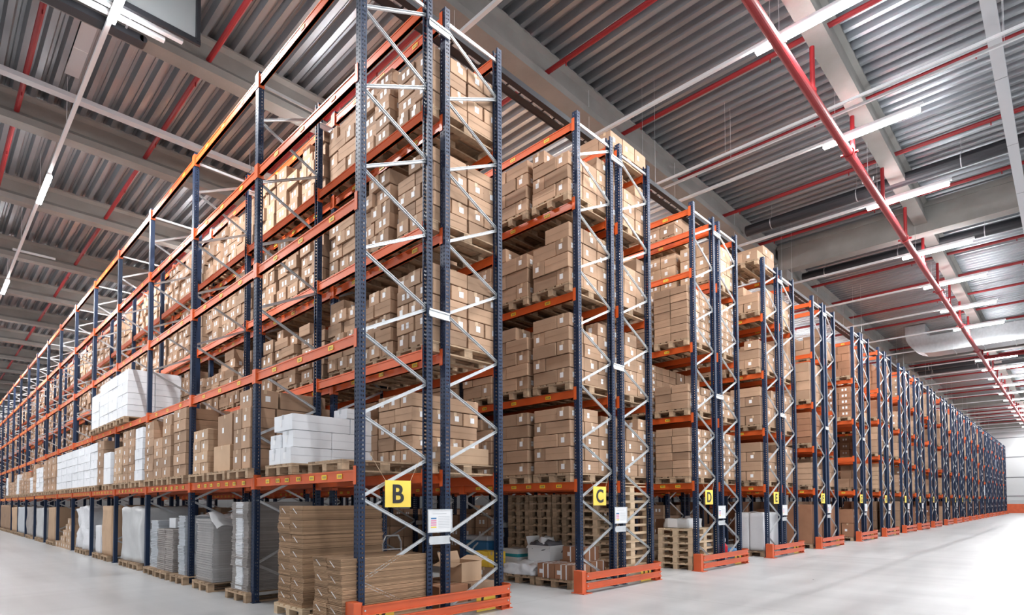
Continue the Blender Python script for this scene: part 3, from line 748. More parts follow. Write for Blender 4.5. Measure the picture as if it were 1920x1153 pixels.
# ---- rack B rear run, front bay floor: open cartons, machine
def open_carton(sx, sy, sz, m, flaps=(.16, .12)):
    mb = MB(); t = .006
    mb.box(-sx/2, sx/2, -sy/2, sy/2, 0, t)
    mb.box(-sx/2, -sx/2+t, -sy/2, sy/2, t, sz); mb.box(sx/2-t, sx/2, -sy/2, sy/2, t, sz)
    mb.box(-sx/2+t, sx/2-t, -sy/2, -sy/2+t, t, sz); mb.box(-sx/2+t, sx/2-t, sy/2-t, sy/2, t, sz)
    body = mb.mesh('carton', [m])
    f = []
    for s in (-1, 1):
        q = MB(); q.bar((s*sx/2, -sy/2, sz), (s*(sx/2+flaps[0]*.9), -sy/2, sz+flaps[0]*.25), .004, .004)
        q = MB(); a = (s*sx/2, -sy/2, sz); b = (s*sx/2, sy/2, sz); c = (s*(sx/2+flaps[0]), sy/2, sz+.05*s); d = (s*(sx/2+flaps[0]), -sy/2, sz+.05*s)
        q.quad(a, b, c, d); e = .004; q.quad(*[(x, y, z-e) for x, y, z in (d, c, b, a)])
        f.append(q.mesh('flap', [m]))
    q = MB(); q.quad((-sx/2, sy/2, sz), (sx/2, sy/2, sz), (sx/2, sy/2+.05, sz+flaps[1]), (-sx/2, sy/2+.05, sz+flaps[1])); f.append(q.mesh('flap', [m]))
    return body, f
def put_open(label, loc, rz, s, m):
    body, fs = open_carton(*s, M[m]); o = link('open_carton', body, loc=loc, rz=rz); tag(o, label, 'open box')
    for q in fs: link('flap', q, o)
    return o
box(4.75, 5.25, .25, .62, 0, .33, 'reddish carton at the front of the rear run floor, rack B', 'cardred', 5)
box(5.27, 5.72, .22, .60, 0, .33, 'carton with round marks nearest the guard in rack B', 'card', 5)
box(5.05, 5.62, .66, 1.10, 0, .33, 'long carton with round marks behind the front cartons, rack B', 'card', 5)
put_open('open brown carton with raised flaps on the floor cartons of rack B', (5.42, .60, .332), .12, (.42, .42, .27), 'card2')
box(4.6, 5.0, .7, 1.2, 0, .42, 'carton in shadow beside the middle posts of rack B', 'cardred', 3)
for i in range(3): box(7.60, 7.88, 2.15+i*.19, 2.33+i*.19, .205, .50, 'small yellow carton, %s in the row of three under rack C' % ('front', 'middle', 'rear')[i], 'yellowbox', 9, lab=False)
box(7.58, 8.1, 2.13, 2.74, 0, .203, 'flat brown carton carrying the three yellow cartons, rack C', 'card', 3)
M['yellowbox'] = mat('yellow_carton', (.85, .55, .05), .6)
def teal_box(label, loc, s, rz=0):
    mb = MB(); x, y, z = s; mb.box(-x/2, x/2, -y/2, y/2, 0, z*.38, 0).box(-x/2, x/2, -y/2, y/2, z*.38, z*.62, 1).box(-x/2, x/2, -y/2, y/2, z*.62, z, 0)
    tag(link('printed_box', mb.mesh('printed_box', [M['white'], M['teal']]), loc=loc, rz=rz), label, 'box', 'white and teal boxes')
teal_box('lower white and teal box behind the white wrap, rack C', (8.30, 2.28, 0), (.32, .46, .27), .03)
teal_box('upper white and teal box stacked behind the white wrap, rack C', (8.30, 2.27, .272), (.32, .44, .26), -.05)
# blue machine
t = thing('blue_machine', 'blue boxy machine with grey top under rack C', 'machine', (8.55, 3.42, 0))
link('body', MB().box(-.36, .34, -.44, .46, .05, .64).mesh('body', [M['blue']], bevel=.03), t)
link('top_panel', MB().box(-.34, .32, -.42, .44, .64, .74).mesh('top', [M['grey']], bevel=.02), t)
for x in (-.28, .26):
    link('wheel', MB().tube((x, -.43, .08), (x, -.37, .08), .08, 14).mesh('wheel', [M['black']]), t)
link('hose', MB().path([(-.35, .1, .3), (-.42, .0, .4), (-.42, -.1, .52), (-.35, -.15, .6)], .018).mesh('hose', [M['grey']]), t)
# sack truck handle loop near the cardboard stacks
t = thing('hand_truck', 'silver hand truck with loop handle behind the low cardboard stack', 'hand truck', (4.9, 1.55, 0))
mb = MB(); P_ = [(-.16, 0, .1), (-.16, 0, .85), (-.11, 0, .95), (.11, 0, .95), (.16, 0, .85), (.16, 0, .1)]
mb.path(P_, .014, 8)
for z in (.3, .55, .75): mb.tube((-.16, 0, z), (.16, 0, z), .01, 8)
link('frame', mb.mesh('frame', [M['galv']], smooth=True), t); link('toe_plate', MB().box(-.2, .2, -.22, 0, .02, .03).mesh('toe', [M['galv']]), t)
for x in (-.2, .2): link('wheel', MB().tube((x-.02, .05, .1), (x+.02, .05, .1), .1, 14).mesh('wheel', [M['black']]), t)

# ---- rack C floor: pallet stacks, pallet of wrap, cartons, bin
for si, (y0, w_, xl, n) in enumerate(((.07, .8, 9.07, 12), (.93, .57, 8.95, 11), (1.53, .57, 8.95, 11), (2.12, .57, 8.95, 11))):
    for l in range(n):
        pallet(xl+R.uniform(-.012, .012), y0+w_/2+R.uniform(-.008, .008), l*PH, R.uniform(-.008, .008),
               'empty pallet, %s of the %s stack under rack C' % (ORD[l], ('front full-size', 'second narrow', 'third narrow', 'rear narrow')[si]), size=(1.2, w_) if si == 0 else (.9, w_), m='woodlight' if si == 0 else 'wood', vis=8 if si == 0 else 5, group='stacked empty pallets')
for l in range(11): pallet(9.6, 3.32, l*PH, 0, 'empty pallet, %s of the hidden stack past the second post of rack C' % ORD[l], vis=1, group='stacked empty pallets')
pallet(8.1, .64, 0, 0, 'wooden pallet under taped brown cartons, rack C', vis=9); pallet(8.1, 1.5, 0, .03, 'wooden pallet under white wrap rolls, rack C', vis=9)
def taped(label, loc, s, m='cardred', rz=0):
    x, y, z = s; mb = MB(); mb.box(-x/2, x/2, -y/2, y/2, 0, z, 0)
    for k in (-.12, .12):
        mb.box(-x/2-.002, x/2+.002, y*k*1.2-.012, y*k*1.2+.012, -.0, z+.002, 1)
        mb.box(x*k*1.6-.012, x*k*1.6+.012, -y/2-.002, y/2+.002, 0, z+.002, 1)
    mb.quad((-x/2-.003, .06+.08, z*.3), (-x/2-.003, .06, z*.3), (-x/2-.003, .06, z*.6), (-x/2-.003, .14, z*.6), 1)
    tag(link('taped_carton', mb.mesh('taped_carton', [M[m], M['label']]), loc=loc, rz=rz), label, 'box', 'taped brown cartons')
taped('taped brown carton, rear one on the front pallet of rack C', (7.78, .83, PH), (.5, .37, .24))
taped('taped brown carton, front one on the front pallet of rack C', (7.78, .44, PH), (.5, .37, .24), rz=.02)
taped('taped brown carton, inner one on the front pallet of rack C', (8.33, .62, PH), (.5, .7, .26))
taped('reddish taped carton standing on the inner one, rack C', (8.3, .66, PH+.262), (.42, .5, .24))
t = thing('wrap_roll_pile', 'white crumpled wrap heaped on the second pallet of rack C', 'packaging', (7.82, 1.5, PH))
link('heap', lumpy('heap', .60, .74, .19, [M['foam']], 12, .05, 9, 3, .1), t)
def bin_thing():
    t = thing('grey_bin', 'open grey plastic bin full of clothes and parts, rack C', 'bin', (8.42, 1.5, .29))
    body, fs = open_carton(.62, .55, .34, M['white'], (.05, .16)); link('body', body, t)
    for q in fs: link('flap', q, t)
    link('contents', lumpy('contents', .56, .5, .2, [M['ink']], 8, .09, 8, 5, .2), t, (0, 0, .2))
    link('cloth', lumpy('cloth', .3, .2, .14, [M['label']], 6, .06, 9, 2, .3), t, (-.1, 0, .34))
bin_thing()
tag(link('white_box', MB().box(-.28, .28, -.35, .35, 0, .143).mesh('w', [M['whitebox']], bevel=.006), loc=(8.42, 1.5, .145)), 'long white box under the grey bin, rack C', 'box')
tag(link('white_box', MB().box(-.17, .17, -.17, .17, 0, .42).mesh('w', [M['whitebox']], bevel=.006), loc=(8.15, 2.85, .0)), 'upright white box beside the grey bin, rack C', 'box')

# ---- rack D floor
for l in range(6):
    pallet(11.93+R.uniform(-.01, .01), .47, l*PH, R.uniform(-.01, .01), 'empty light pallet, %s of the front stack under rack D' % ORD[l], m='woodlight', vis=9, group='stacked empty pallets')
t = thing('film_parcel', 'clear-wrapped grey parcel with white sheet on the pallet stack of rack D', 'parcel', (11.75, .5, 6*PH+.001))
link('body', lumpy('b', .6, .6, .2, [M['greywrap']], 8, .04, 6, 2, .1), t); link('sheet', MB().box(-.33, -.325, -.05, .18, .02, .2).mesh('s', [M['label']]), t)
for i, (x, y) in enumerate(((13.15, .35), (13.38, .30))):
    t = thing('fire_extinguisher', 'red fire extinguisher, the one %s the middle posts of rack D' % ('nearer' if i == 0 else 'farther from'), 'fire extinguisher', (x, y, 0), 'fire extinguishers under rack D')
    mb = MB(); mb.tube((0, 0, 0), (0, 0, .38), .08, 16); mb.tube((0, 0, .38), (0, 0, .45), .08, 16, r2=.03); link('cylinder', mb.mesh('cyl', [M['extred']], smooth=False), t)
    link('handle', MB().box(-.05, .05, -.01, .01, .48, .5).box(-.012, .012, -.012, .012, .45, .49).mesh('h', [M['black']]), t)
    link('hose', MB().path([(.02, 0, .47), (.1, 0, .42), (.11, 0, .15)], .01, 7).mesh('hose', [M['black']]), t)
    link('ring_tag', MB().tube((-.06, -.03, .53), (-.06, -.04, .53), .06, 14).mesh('t', [M['label']]), t)
tag(link('blue_ball', lumpy('ball', .3, .3, .3, [M['blue']], 8, 0, 1, 0, 1.0), loc=(13.75, .25, 0)), 'round blue ball on the floor beside rack D', 'ball')
for i in range(3):
    tag(link('sack', lumpy('sack', .7, .5, .2, [M['sack']], 8, .05, 4, i, .45), loc=(11.9, 1.35+.02*i, PH+i*.17)), 'brown sack, %s of the pile behind the rack D pallets' % ('bottom', 'middle', 'top')[i], 'sack', 'sacks under rack D')
pallet(11.9, 1.38, 0, 0, 'wooden pallet under brown sacks, rack D', vis=4)
t = thing('black_chute', 'black slanted board leaning behind the rack D pallet stack', 'board', (12.0, 2.3, 0)); link('board', MB().bar((-.2, .45, .3), (-.05, -.4, 1.1), .5, .05).mesh('b', [M['blacksteel']]), t); link('prop', MB().bar((-.1, .1, 0), (-.1, .1, .62), .04, .04).mesh('p', [M['blacksteel']]), t)
box(12.75, 13.5, 1.0, 1.75, .144, 1.02, 'big reddish carton behind the fire extinguishers, rack D', 'cardred', 3, lab=False); pallet(13.1, 1.38, 0, 0, 'wooden pallet under the big reddish carton, rack D', vis=2)
# ---- rack E: wrapped white goods ; F, G: tall red-brown cartons
t = thing('wrapped_white_goods', 'four white rolls wrapped together on a pallet at rack E', 'wrapped load', (15.95, .52, PH))
for i in range(2):
    for j in range(2): link('roll', lumpy('roll', .54, .37, 1.0, [M['foam']], 8, .015, 4, i+2*j, .12), t, (-.28+i*.56, -.19+j*.38, 0))
pallet(15.95, .52, 0, 0, 'wooden pallet under the white rolls, rack E', vis=6)
tag(link('plastic_bag', lumpy('bag', .35, .3, .28, [M['bluesheet']], 8, .06, 6, 3, .5), loc=(17.1, .3, 0)), 'pale blue plastic bag on the floor of rack E', 'bag')
box(16.7, 17.4, .75, 1.5, 0, .9, 'reddish carton behind the blue bag, rack E', 'cardred', 3)
for ri, hs in ((4, (1.2, 1.15)), (5, (1.25, 1.0)), (6, (1.2, 1.2)), (7, (1.3, 1.1))):
    for run, h in enumerate(hs):
        xc = XL(ri) if run == 0 else XR(ri)
        if ri > 4: continue
        pallet(xc, .47, 0, 0, 'wooden pallet under the big reddish cartons, %s run, rack %s' % (('near', 'rear')[run], LET[ri]), vis=3)
        for c in range(2): box(xc-.58+c*.59, xc+c*.59, .09, .86, PH, PH+h, 'big reddish carton, %s of the %s run floor pair, rack %s' % (('outer', 'inner')[c], ('near', 'rear')[run], LET[ri]), 'cardred', 4, lab=False)

# ---------------------------------------------------------------- place pallets and cartons: the largest in view one by one
CAMP = np.array([0, -5.702, 1.417])
def score(p, v): return v/max(1.0, float(np.sum((np.array(p)-CAMP)**2)))
def pallet_parts(size):
    X, Y = size; L_ = []
    for i in range(5):
        w_ = (.145 if i in (0, 2, 4) else .1)*min(1, Y/.8); y = -Y/2+w_/2+i*(Y-w_)/4
        if i == 0: y = -Y/2+w_/2
        L_.append((0, y, .133, X, w_, .022))
    for x in (-X/2+.05, 0, X/2-.05): L_.append((x, 0, .111, .1 if x else .145, Y, .022))
    for x in (-X/2+.05, 0, X/2-.05):
        for y in (-Y/2+.05, 0, Y/2-.05): L_.append((x, y, .061, .1 if x else .145, .1, .078))
    for y in (-Y/2+.05, 0, Y/2-.05): L_.append((0, y, .011, X, .1, .022))
    return L_
# rank by how much of each the camera's view shows
from mathutils.bvhtree import BVHTree
ALL = CART+PAL
def rank():
    u = np.array([(-1,-1,-1),(1,-1,-1),(1,1,-1),(-1,1,-1),(-1,-1,1),(1,-1,1),(1,1,1),(-1,1,1)], float)/2
    F = [(0,3,2,1),(4,5,6,7),(0,1,5,4),(1,2,6,5),(2,3,7,6),(3,0,4,7)]; V, P_ = [], []
    for i, d in enumerate(ALL):
        d['hits'] = 0
        if 's' in d: c, s_ = d['p'], d['s']
        else: c, s_ = (d['p'][0], d['p'][1], d['p'][2]+.072), (*d['size'], .14)
        ca, sa = math.cos(d['rz']), math.sin(d['rz'])
        for a in u*np.array(s_): V.append((c[0]+a[0]*ca-a[1]*sa, c[1]+a[0]*sa+a[1]*ca, c[2]+a[2]))
        P_ += [tuple(8*i+k for k in f) for f in F]
    t = BVHTree.FromPolygons(V, P_); o = Vector((0, -5.702, 1.417)); mt = MM.transposed()
    for py in range(2, 1153, 4):
        for px in range(2, 1920, 4):
            h = t.ray_cast(o, mt @ Vector(((px-960.4)/FPX, 1.0, (908.8-py)/FPX)))
            if h[2] is not None: ALL[h[2]//6]['hits'] += 1
rank()
PC = {}
def pallet_mesh(size, m):
    if (size, m) not in PC:
        P_ = pallet_parts(size)
        PC[(size, m)] = many_boxes('pallet', [p[:3] for p in P_], [tuple(a-.002 for a in p[3:]) for p in P_], [0]*len(P_), [0]*len(P_), [M[m]])
    return PC[(size, m)]
PAL.sort(key=lambda d: (-d['hits'], -score(d['p'], d['vis'])))
for d in PAL[:300]:
    tag(link('wooden_pallet', pallet_mesh(d['size'], d['m']), loc=d['p'], rz=d['rz']), d['label'], 'pallet', d['group'])
cs, ss, rz, mi = [], [], [], []
for d in PAL[300:]:
    ca, sa = math.cos(d['rz']), math.sin(d['rz'])
    for x, y, z, a, b, c in pallet_parts(d['size']):
        cs.append((d['p'][0]+x*ca-y*sa, d['p'][1]+x*sa+y*ca, d['p'][2]+z)); ss.append((a-.002, b-.002, c-.002)); rz.append(d['rz']); mi.append(0 if d['m'] == 'wood' else 1)
tag(link('distant_pallets', many_boxes('pallets', cs, ss, rz, mi, [M['wood'], M['woodlight']])), 'wooden pallets farther back under the loads', 'pallets', kind='stuff')
N_PAL = len(PAL)

def label_quads(s):
    """label and tape quads of a carton of size s, in its own frame: list of (4 pts, material)"""
    x, y, z = s; out = []; e = .0015
    lw, lh = min(.075, y*.28), min(.085, z*.42)
    if max(x, y) < .5 and z > .18:
        if x >= y:
            for sg in (-1, 1):
                Y = sg*(y/2+e); o = sg*x*.2; q = [(o-.03, Y, -lh/2), (o+.03, Y, -lh/2), (o+.03, Y, lh/2), (o-.03, Y, lh/2)]
                out.append((q[::-1] if sg > 0 else q, 0))
        else:
            for sg in (-1, 1):
                X = sg*(x/2+e)
                for o in (-y*.16, y*.12):
                    q = [(X, o-.03, -lh/2), (X, o+.03, -lh/2), (X, o+.03, lh/2), (X, o-.03, lh/2)]
                    out.append((q if sg > 0 else q[::-1], 0))
    if x >= y or x > .5:
        for sg in (-1, 1):
            X = sg*(x/2+e); o = y*.12
            q = [(X, o-lw/2, -lh/2), (X, o+lw/2, -lh/2), (X, o+lw/2, lh/2), (X, o-lw/2, lh/2)]
            out.append((q if sg > 0 else q[::-1], 0))
            q = [(X, -.025, z/2-.06), (X, .025, z/2-.06), (X, .025, z/2), (X, -.025, z/2)]
            out.append((q if sg > 0 else q[::-1], 1))
        q = [(-x/2, -.025, z/2+e), (x/2, -.025, z/2+e), (x/2, .025, z/2+e), (-x/2, .025, z/2+e)]; out.append((q, 1))
        for sg in (-1, 1):
            Y = sg*(y/2+e); q = [(-x/2, Y, .0), (x/2, Y, .0), (x/2, Y, .006), (-x/2, Y, .006)]; out.append((q[::-1] if sg > 0 else q, 2))
    else:
        lw = min(.075, x*.28)
        for sg in (-1, 1):
            Y = sg*(y/2+e); o = x*.1
            q = [(o-lw/2, Y, -lh/2), (o+lw/2, Y, -lh/2), (o+lw/2, Y, lh/2), (o-lw/2, Y, lh/2)]
            out.append((q[::-1] if sg > 0 else q, 0))
            q = [(-.025, Y, z/2-.06), (.025, Y, z/2-.06), (.025, Y, z/2), (-.025, Y, z/2)]
            out.append((q[::-1] if sg > 0 else q, 1))
        q = [(-.025, -y/2, z/2+e), (.025, -y/2, z/2+e), (.025, y/2, z/2+e), (-.025, y/2, z/2+e)]; out.append((q, 1))
        for sg in (-1, 1):
            X = sg*(x/2+e); q = [(X, -y/2, 0), (X, y/2, 0), (X, y/2, .006), (X, -y/2, .006)]; out.append((q if sg > 0 else q[::-1], 2))
    return out
M['seam'] = mat('carton_crease', (.30, .19, .115), .8)
M['wseam'] = mat('white_carton_crease', (.55, .57, .61), .7)
CC = {}
def carton_mesh(s, m, var, lab):
    key = (s, m, var, lab)
    if key not in CC:
        rr = random.Random(hash(s) % 1000+var); mb = MB(); x, y, z = s; mb.box(-x/2, x/2, -y/2, y/2, -z/2, z/2, 0)
        me = mb.mesh('carton', [M[m], M['label'], M['tape'] if m != 'whitebox' else M['grey'], M['seam'] if m != 'whitebox' else M['wseam']], bevel=.005)
        bm = bmesh.new(); bm.from_mesh(me)
        for v in bm.verts: v.co += Vector((rr.uniform(-.002, .002), rr.uniform(-.002, .002), rr.uniform(-.003, 0) if v.co.z > 0 else 0))
        for q, k_ in label_quads(s):
            if not lab and k_ == 0: continue
            f = bm.faces.new([bm.verts.new((p[0]*1.004, p[1]*1.004, p[2])) for p in q]); f.material_index = k_+1
        bm.to_mesh(me); bm.free(); CC[key] = me
    return CC[key]
white = [d for d in CART if d['m'] == 'whitebox']; brown = [d for d in CART if d['m'] != 'whitebox']
for kind, lst in (('brown', brown), ('white', white)):
    lst.sort(key=lambda d: (-d['hits'], -score(d['p'], d['vis'])))
    cap = 300
    for i, d in enumerate(lst[:cap]):
        s = tuple(round(a/.005)*.005 for a in d['s']); s = tuple(round(a, 3) for a in s)
        if kind == 'white': lab = d['label'] if 'white' in d['label'] else 'white '+d['label']
        else: lab = d['label'] if ('carton' in d['label'] and not d['label'].startswith('carton')) else 'brown '+d['label']
        tag(link('cardboard_carton' if kind == 'brown' else 'white_carton', carton_mesh(s, d['m'], i % 2, d['lab']), loc=d['p'], rz=d['rz']), lab, 'carton',
            'brown cartons stacked on pallets' if kind == 'brown' else 'white cartons on rack B')
    rest = lst[cap:]
    if not rest: continue
    ML = ['card', 'card2', 'cardred', 'whitebox', 'yellowbox']
    mats = [M[a] for a in ML]+[M['label'], M['tape'], M['seam']]
    eq, em = [], []
    for d in rest:
        far = np.linalg.norm(np.array(d['p'])-CAMP)
        if not d['lab'] or d['vis'] <= 0 or far > 45: continue
        ca, sa = math.cos(d['rz']), math.sin(d['rz']); px, py, pz = d['p']
        for q, k_ in label_quads(d['s']):
            if k_ and (far > 16 or d['m'] == 'whitebox'): continue
            eq.append([(px+x*ca-y*sa, py+x*sa+y*ca, pz+z) for x, y, z in q]); em.append(5+k_)
    me = many_boxes('cartons', [d['p'] for d in rest], [d['s'] for d in rest], [d['rz'] for d in rest], [ML.index(d['m']) for d in rest], mats, (eq, em))
    tag(link('distant_cartons' if kind == 'brown' else 'distant_white_cartons', me), '%s cartons farther back and behind on every rack level' % kind, 'cartons', kind='stuff')
print('HITLIM', 0); print('CARTONS', len(CART), 'brown', len(brown), 'white', len(white), 'PALLETS', N_PAL)

# ---------------------------------------------------------------- lamps and trunking
AISX = [2.12]+[(ROWX[i]+2.16+ROWX[i+1])/2 for i in range(21)]+[89.9]
AISX[5] = 22.95; AISX[10] = 42.85; AISX[16] = 66.2
TUBE = MB(); TUBE.box(-.055, .055, -.92, .92, -.06, .0)
TUBEM = TUBE.mesh('diffuser', [M['lamp']], bevel=.01)
HOUS = MB().box(-.045, .045, -.93, .93, .0, .05).mesh('housing', [M['white']])
LD = bpy.data.lights.new('lamp_light', 'AREA'); LD.shape = 'RECTANGLE'; LD.size = .12; LD.size_y = 1.8; LD.energy = LAMP_W; LD.color = (1, .99, .985)
LD2 = LD.copy(); LD2.energy = LAMP_W*1.3
def lamp(x, y, z, label, group, pw=None):
    t = thing('tube_lamp', label, 'lamp', (x, y, z), group)
    link('diffuser', TUBEM, t); link('housing', HOUS, t)
    o = bpy.data.objects.new('lamp_light', LD2 if x < 3 else LD); C.objects.link(o); o.parent = t; o.location = (0, 0, -.06)
    return t
for i, x in enumerate(AISX):
    a = 'the aisle outside rack B' if i == 0 else ('the aisle between racks %s and %s' % (LET[i-1], LET[i]) if i < 22 else 'the last aisle by the end wall')
    y1 = 60 if i < 6 else 30
    mb = MB(); mb.box(-.035, .035, -3.65 if i else -1, y1, 9.66, 9.72)
    for y in range(-2, int(y1), 4): mb.tube((0, y, 9.72), (0, y, 10.87), .004, 4)
    tag(link('light_trunking', mb.mesh('trunking', [M['white']]), loc=(x, 0, 0)), 'white lighting trunking rail running above '+a, 'lighting rail', 'lighting rails')
    if i: lamp(x, -2.67, 9.61, 'lit front tube lamp in line with '+a, 'front row of tube lamps')
    ys = (4.85, 13.25, 22.8, 32.2, 41.6, 51) if i == 0 else ((6.2, 15.6, 25, 34.4) if i < 6 else (6.2,))
    for j, y in enumerate(ys): lamp(x, y, 9.61, 'lit tube lamp %s back above %s' % (('first', 'second', 'third', 'fourth', 'fifth', 'sixth')[j], a), 'tube lamps above the aisles')
for i, x in enumerate(range(2, 90, 8)):  # unseen lamps behind the camera, added to light the floor and rack fronts
    for j, y in enumerate((-8.5, -15.0) if x < 30 else (-15.0,)):
        lamp(x, y, 9.61, 'unseen tube lamp added to light the open floor and rack fronts', 'unseen tube lamps added over the open floor')
for j, y in enumerate((6, 15.5, 25, 34.5, 44)): lamp(-4, y, 9.61, 'unseen tube lamp added to brighten the outer side of rack B', 'unseen tube lamps added beside rack B')  # out-of-view row added to brighten rack B's outer side and the floor there

# ---------------------------------------------------------------- sprinklers
PX = [-4.3, -1.45, 1.40, 3.95, 6.5, 9.03, 11.87, 14.68, 17.55, 20.4]+[23.2+2.85*i for i in range(24)]
for i, x in enumerate(PX):
    if x > 91: break
    mb = MB(); mb.tube((0, -24, 10.45), (0, 60, 10.45), .052, 10)
    for y in np.arange(-22.5, 58, 3.0): mb.tube((0, y, 10.40), (0, y, 10.32), .014, 6)
    t = tag(link('sprinkler_pipe', mb.mesh('sprinkler_pipe', [M['red']]), loc=(x, 0, 0)), 'red sprinkler branch pipe, number %d counted from the near aisle side' % (i+1), 'pipe', 'red branch pipes under the roof')
    mb = MB()
    for y in np.arange(-21, 58, 2.35*2): mb.bar((-.16, y, 10.39), (.16, y, 10.39), .03, .008); mb.tube((-.15, y, 10.39), (-.15, y, 10.87), .005, 4); mb.tube((.15, y, 10.39), (.15, y, 10.87), .005, 4)
    link('hanger', mb.mesh('hanger', [M['galv']]), t)
t = thing('sprinkler_main', 'thick red sprinkler main running along the front aisle under the lamps', 'pipe', (0, -2.28, 9.2))
mb = MB(); mb.tube((-25, 0, 0), (91.5, 0, 0), .088, 20); link('pipe', mb.mesh('pipe', [M['red']], smooth=False), t)
CPL = MB().tube((-.09, 0, 0), (.09, 0, 0), .115, 18).tube((-.02, .1, 0), (-.02, .17, 0), .03, 6).tube((-.02, -.17, 0), (-.02, -.1, 0), .03, 6).mesh('coupling', [M['red']])
RSR = MB().tube((0, 0, .05), (0, 0, 1.25), .045, 10).tube((0, 0, .08), (0, 0, .16), .07, 12).mesh('riser', [M['red']])
for x in np.arange(2.6, 91, 5.9): link('coupling', CPL, t, (float(x), 0, 0))
for x in PX[2:]:
    if x < 91: link('riser', RSR, t, (x, 0, 0))
HNG = MB().tube((0, 0, .1), (0, 0, 1.68), .005, 5).bar((-.012, -.12, 0), (-.012, .12, 0), .03, .004).tube((0, -.115, .0), (0, -.115, .1), .006, 5).tube((0, .115, .0), (0, .115, .1), .006, 5).mesh('hanger', [M['galv']])
for x in np.arange(4.2, 91, 2.95*2): link('hanger', HNG, t, (float(x), 0, 0))
tag(link('sprinkler_pipe', MB().tube((41.5, -2.2, 9.45), (41.5, -24, 9.45), .1, 12).mesh('p', [M['red']])), 'thick red branch pipe running off the sprinkler main toward the viewer', 'pipe')

for i, (x, xs_) in enumerate(((13.12, 0), (13.42, 1))):
    mb = MB(); mb.box(-.022, .022, -24, 12, 0, .05)
    for y in range(-20, 12, 5): mb.tube((0, y, .07), (0, y, 1.27), .004, 4)
    tag(link('pale_rail', mb.mesh('rail', [M['white']]), loc=(x, 0, 9.6)), 'long white rail under the roof above rack D, the one %s rack C' % ('nearer', 'farther from')[i], 'rail', 'pair of white rails')
# cable trays, dark ducts, air duct
t = thing('cable_tray', 'black cable tray with white cables running over the rack fronts', 'cable tray', (0, .75, 8.4))
mb = MB()
for y in (0, .30): mb.box(-8, 90, y, y+.02, -.03, .07)
mb.box(-8, 90, .02, .11, -.025, -.015).box(-8, 90, .17, .30, -.025, -.015)
for x in np.arange(-8, 90, .3): mb.box(x, x+.03, .02, .30, -.012, -.003)
link('ladder', mb.mesh('ladder', [M['blacksteel']]), t)
mb = MB(); mb.box(-8, 90, .115, .165, 0, .03); link('cables', mb.mesh('cables', [M['white']]), t)
mb = MB()
for x in np.arange(-6, 90, 8.6): mb.tube((x, 0, .05), (x, 0, 2.47), .004, 5); mb.tube((x, .31, .05), (x, .31, 2.47), .004, 5)
link('hanger', mb.mesh('hanger', [M['galv']]), t)
for i, (x, y0, y1, r_) in enumerate(((18.8, -24, 1.8, .17), (24.3, -24, 1.8, .17), (46.5, -24, 1.8, .2), (48.0, -24, 1.8, .2))):
    t = thing('dark_air_duct', 'long black perforated air duct above the front aisle, duct %s' % ('nearest the viewer', 'second from the viewer', 'third from the viewer', 'farthest from the viewer')[i], 'air duct', (x, 0, 10.3), 'black air ducts')
    link('duct', MB().tube((0, y0, 0), (0, y1, 0), r_, 18).mesh('duct', [M['blacksteel']], smooth=False), t)
    mb = MB()
    for y in np.arange(y0+1, y1, 2.4): mb.tube((0, y, -r_-.01), (0, y, .6), .008, 5); mb.tube((0, y-.012, 0), (0, y+.012, 0), r_+.006, 18)
    link('hanger', mb.mesh('hanger', [M['galv']]), t)
mb = MB(); rr = random.Random(1)
for y in np.arange(-23, -.2, .14):
    for s in (-1, 1): mb.tube((-.172, y, -.03*s-.02), (-.175, y, -.03*s-.02), .018, 6)
t = thing('galvanised_duct', 'bulky silver air duct with elbow hanging over the front aisle', 'air duct', (37.6, 0, 9.70))
mb = MB(); mb.box(-.6, .6, -24, -.5, -.45, .45)
for y in np.arange(-23, -.5, 1.2): mb.box(-.63, .63, y-.02, y+.02, -.48, .48)
link('duct', mb.mesh('duct', [M['galv']]), t)
mb = MB()
for k_ in range(6):
    a0, a1 = k_*math.pi/12, (k_+1)*math.pi/12
    def P(r_, a): return (-.5+r_*math.sin(a)-.0, .45+.25-(r_)*math.cos(a)+.0)
    (ya, za), (yb, zb), (yc, zc), (yd, zd) = P(.25, a0), P(.25, a1), P(1.15, a1), P(1.15, a0)
    for x in (-.6, .6): mb.quad((x, ya, za), (x, yb, zb), (x, yc, zc), (x, yd, zd))
    mb.quad((-.6, yc, zc), (.6, yc, zc), (.6, yd, zd), (-.6, yd, zd)); mb.quad((-.6, ya, za), (.6, ya, za), (.6, yb, zb), (-.6, yb, zb))
mb.box(-.62, .62, -.25, .65, .70, 1.11)
link('elbow', mb.mesh('elbow', [M['galv']]), t)

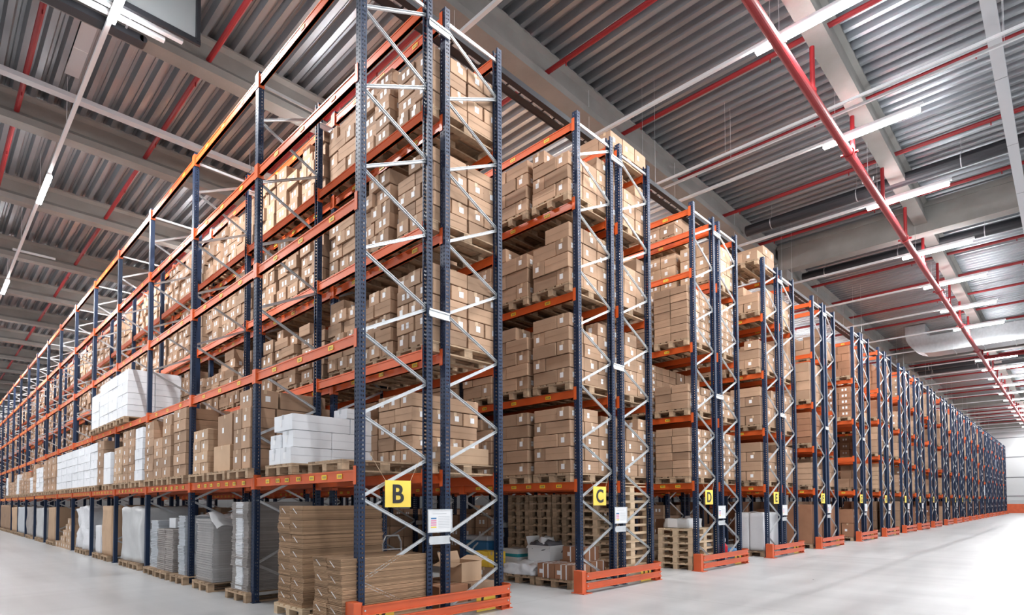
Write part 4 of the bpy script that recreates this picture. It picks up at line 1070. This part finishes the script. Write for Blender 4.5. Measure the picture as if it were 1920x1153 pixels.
# pale metal trays across the roof
for i, (y, lab) in enumerate(((-4.95, 'pale metal service tray crossing the roof nearest the viewer'), (9.75, 'pale metal tray crossing the roof bay behind the first far beam'))):
    mb = MB(); z = 9.9 if i == 0 else 10.3
    mb.box(-25 if i else 5, 91 if i == 0 else 22, 0, .2, 0, .1); 
    for x in np.arange(6, 90 if i == 0 else 20, 3): mb.box(x, x+.01, -.003, .203, -.003, .1, 1); mb.tube((x, .1, .1), (x, .1  , 10.87-z), .008, 5)
    tag(link('service_tray', mb.mesh('tray', [M['grey'], M['ink']]), loc=(0, y, z)), lab, 'service tray', 'pale trays under the roof')
# dark tray, pale rails and hanging frame near the roof
t = thing('roof_rail_unit', 'dark curved-end tray with two pale rails hung under the roof', 'rail unit', (0, 6.0, 9.8))
link('tray', MB().box(-12, 2.67, .1, .32, -.06, .06).tube((2.67, .1, 0), (2.67, .32, 0), .06, 14).mesh('tray', [M['blacksteel']]), t)
for y, x1 in ((-.17, 2.94), (-.37, 3.18)): link('rail', MB().box(-12, x1, y, y+.09, -.03, .03).mesh('rail', [M['white']]), t)
mb = MB()
for x in (-8, -4, 0, 2.4): mb.tube((x, -.1, .02), (x, -.1, 1.1), .008, 5); mb.bar((x, -.4, .04), (x, .35, .04), .03, .02)
link('hanger', mb.mesh('h', [M['galv']]), t)
t = thing('hanging_frame', 'black steel frame with grey mesh panel hung from the roof', 'frame', (0, 5.5, 9.8))
link('rail', MB().bar((-2, 0, 0), (3.42, 0, 0), .06, .1).mesh('r', [M['blacksteel']]), t)
link('post', MB().bar((3.38, 0, 0), (3.38, 0, 1.08), .09, .06).mesh('p', [M['blacksteel']]), t)
link('rail', MB().bar((-2, 0, 1.0), (3.38, 0, 1.0), .06, .08).mesh('r', [M['blacksteel']]), t)
link('panel', MB().box(-2, 3.34, .01, .02, .05, .96).mesh('panel', [mat('frosted_panel', (.45, .48, .5), .25, alpha=.55)]), t)
tag(link('ceiling_plate', MB().box(2.05, 2.30, 7.75, 9.9, 10.865, 10.878).box(2.05, 2.30, 8.85, 8.87, 10.86, 10.88, 1).mesh('pl', [M['grey'], M['white']])), 'smooth pale plate fixed under the roof ribs', 'plate')
for i, (x, y) in enumerate(((2.75, 20.9),)):
    tag(link('emergency_light', MB().box(-.6, .6, -.05, 0, -.05, .03).mesh('em', [M['lamp'] if 0 else M['white']], bevel=.01), loc=(x, y, 10.45)), 'small white strip fitting fixed on a concrete beam' if i == 0 else 'small white strip fitting near the front aisle girder', 'light fitting')
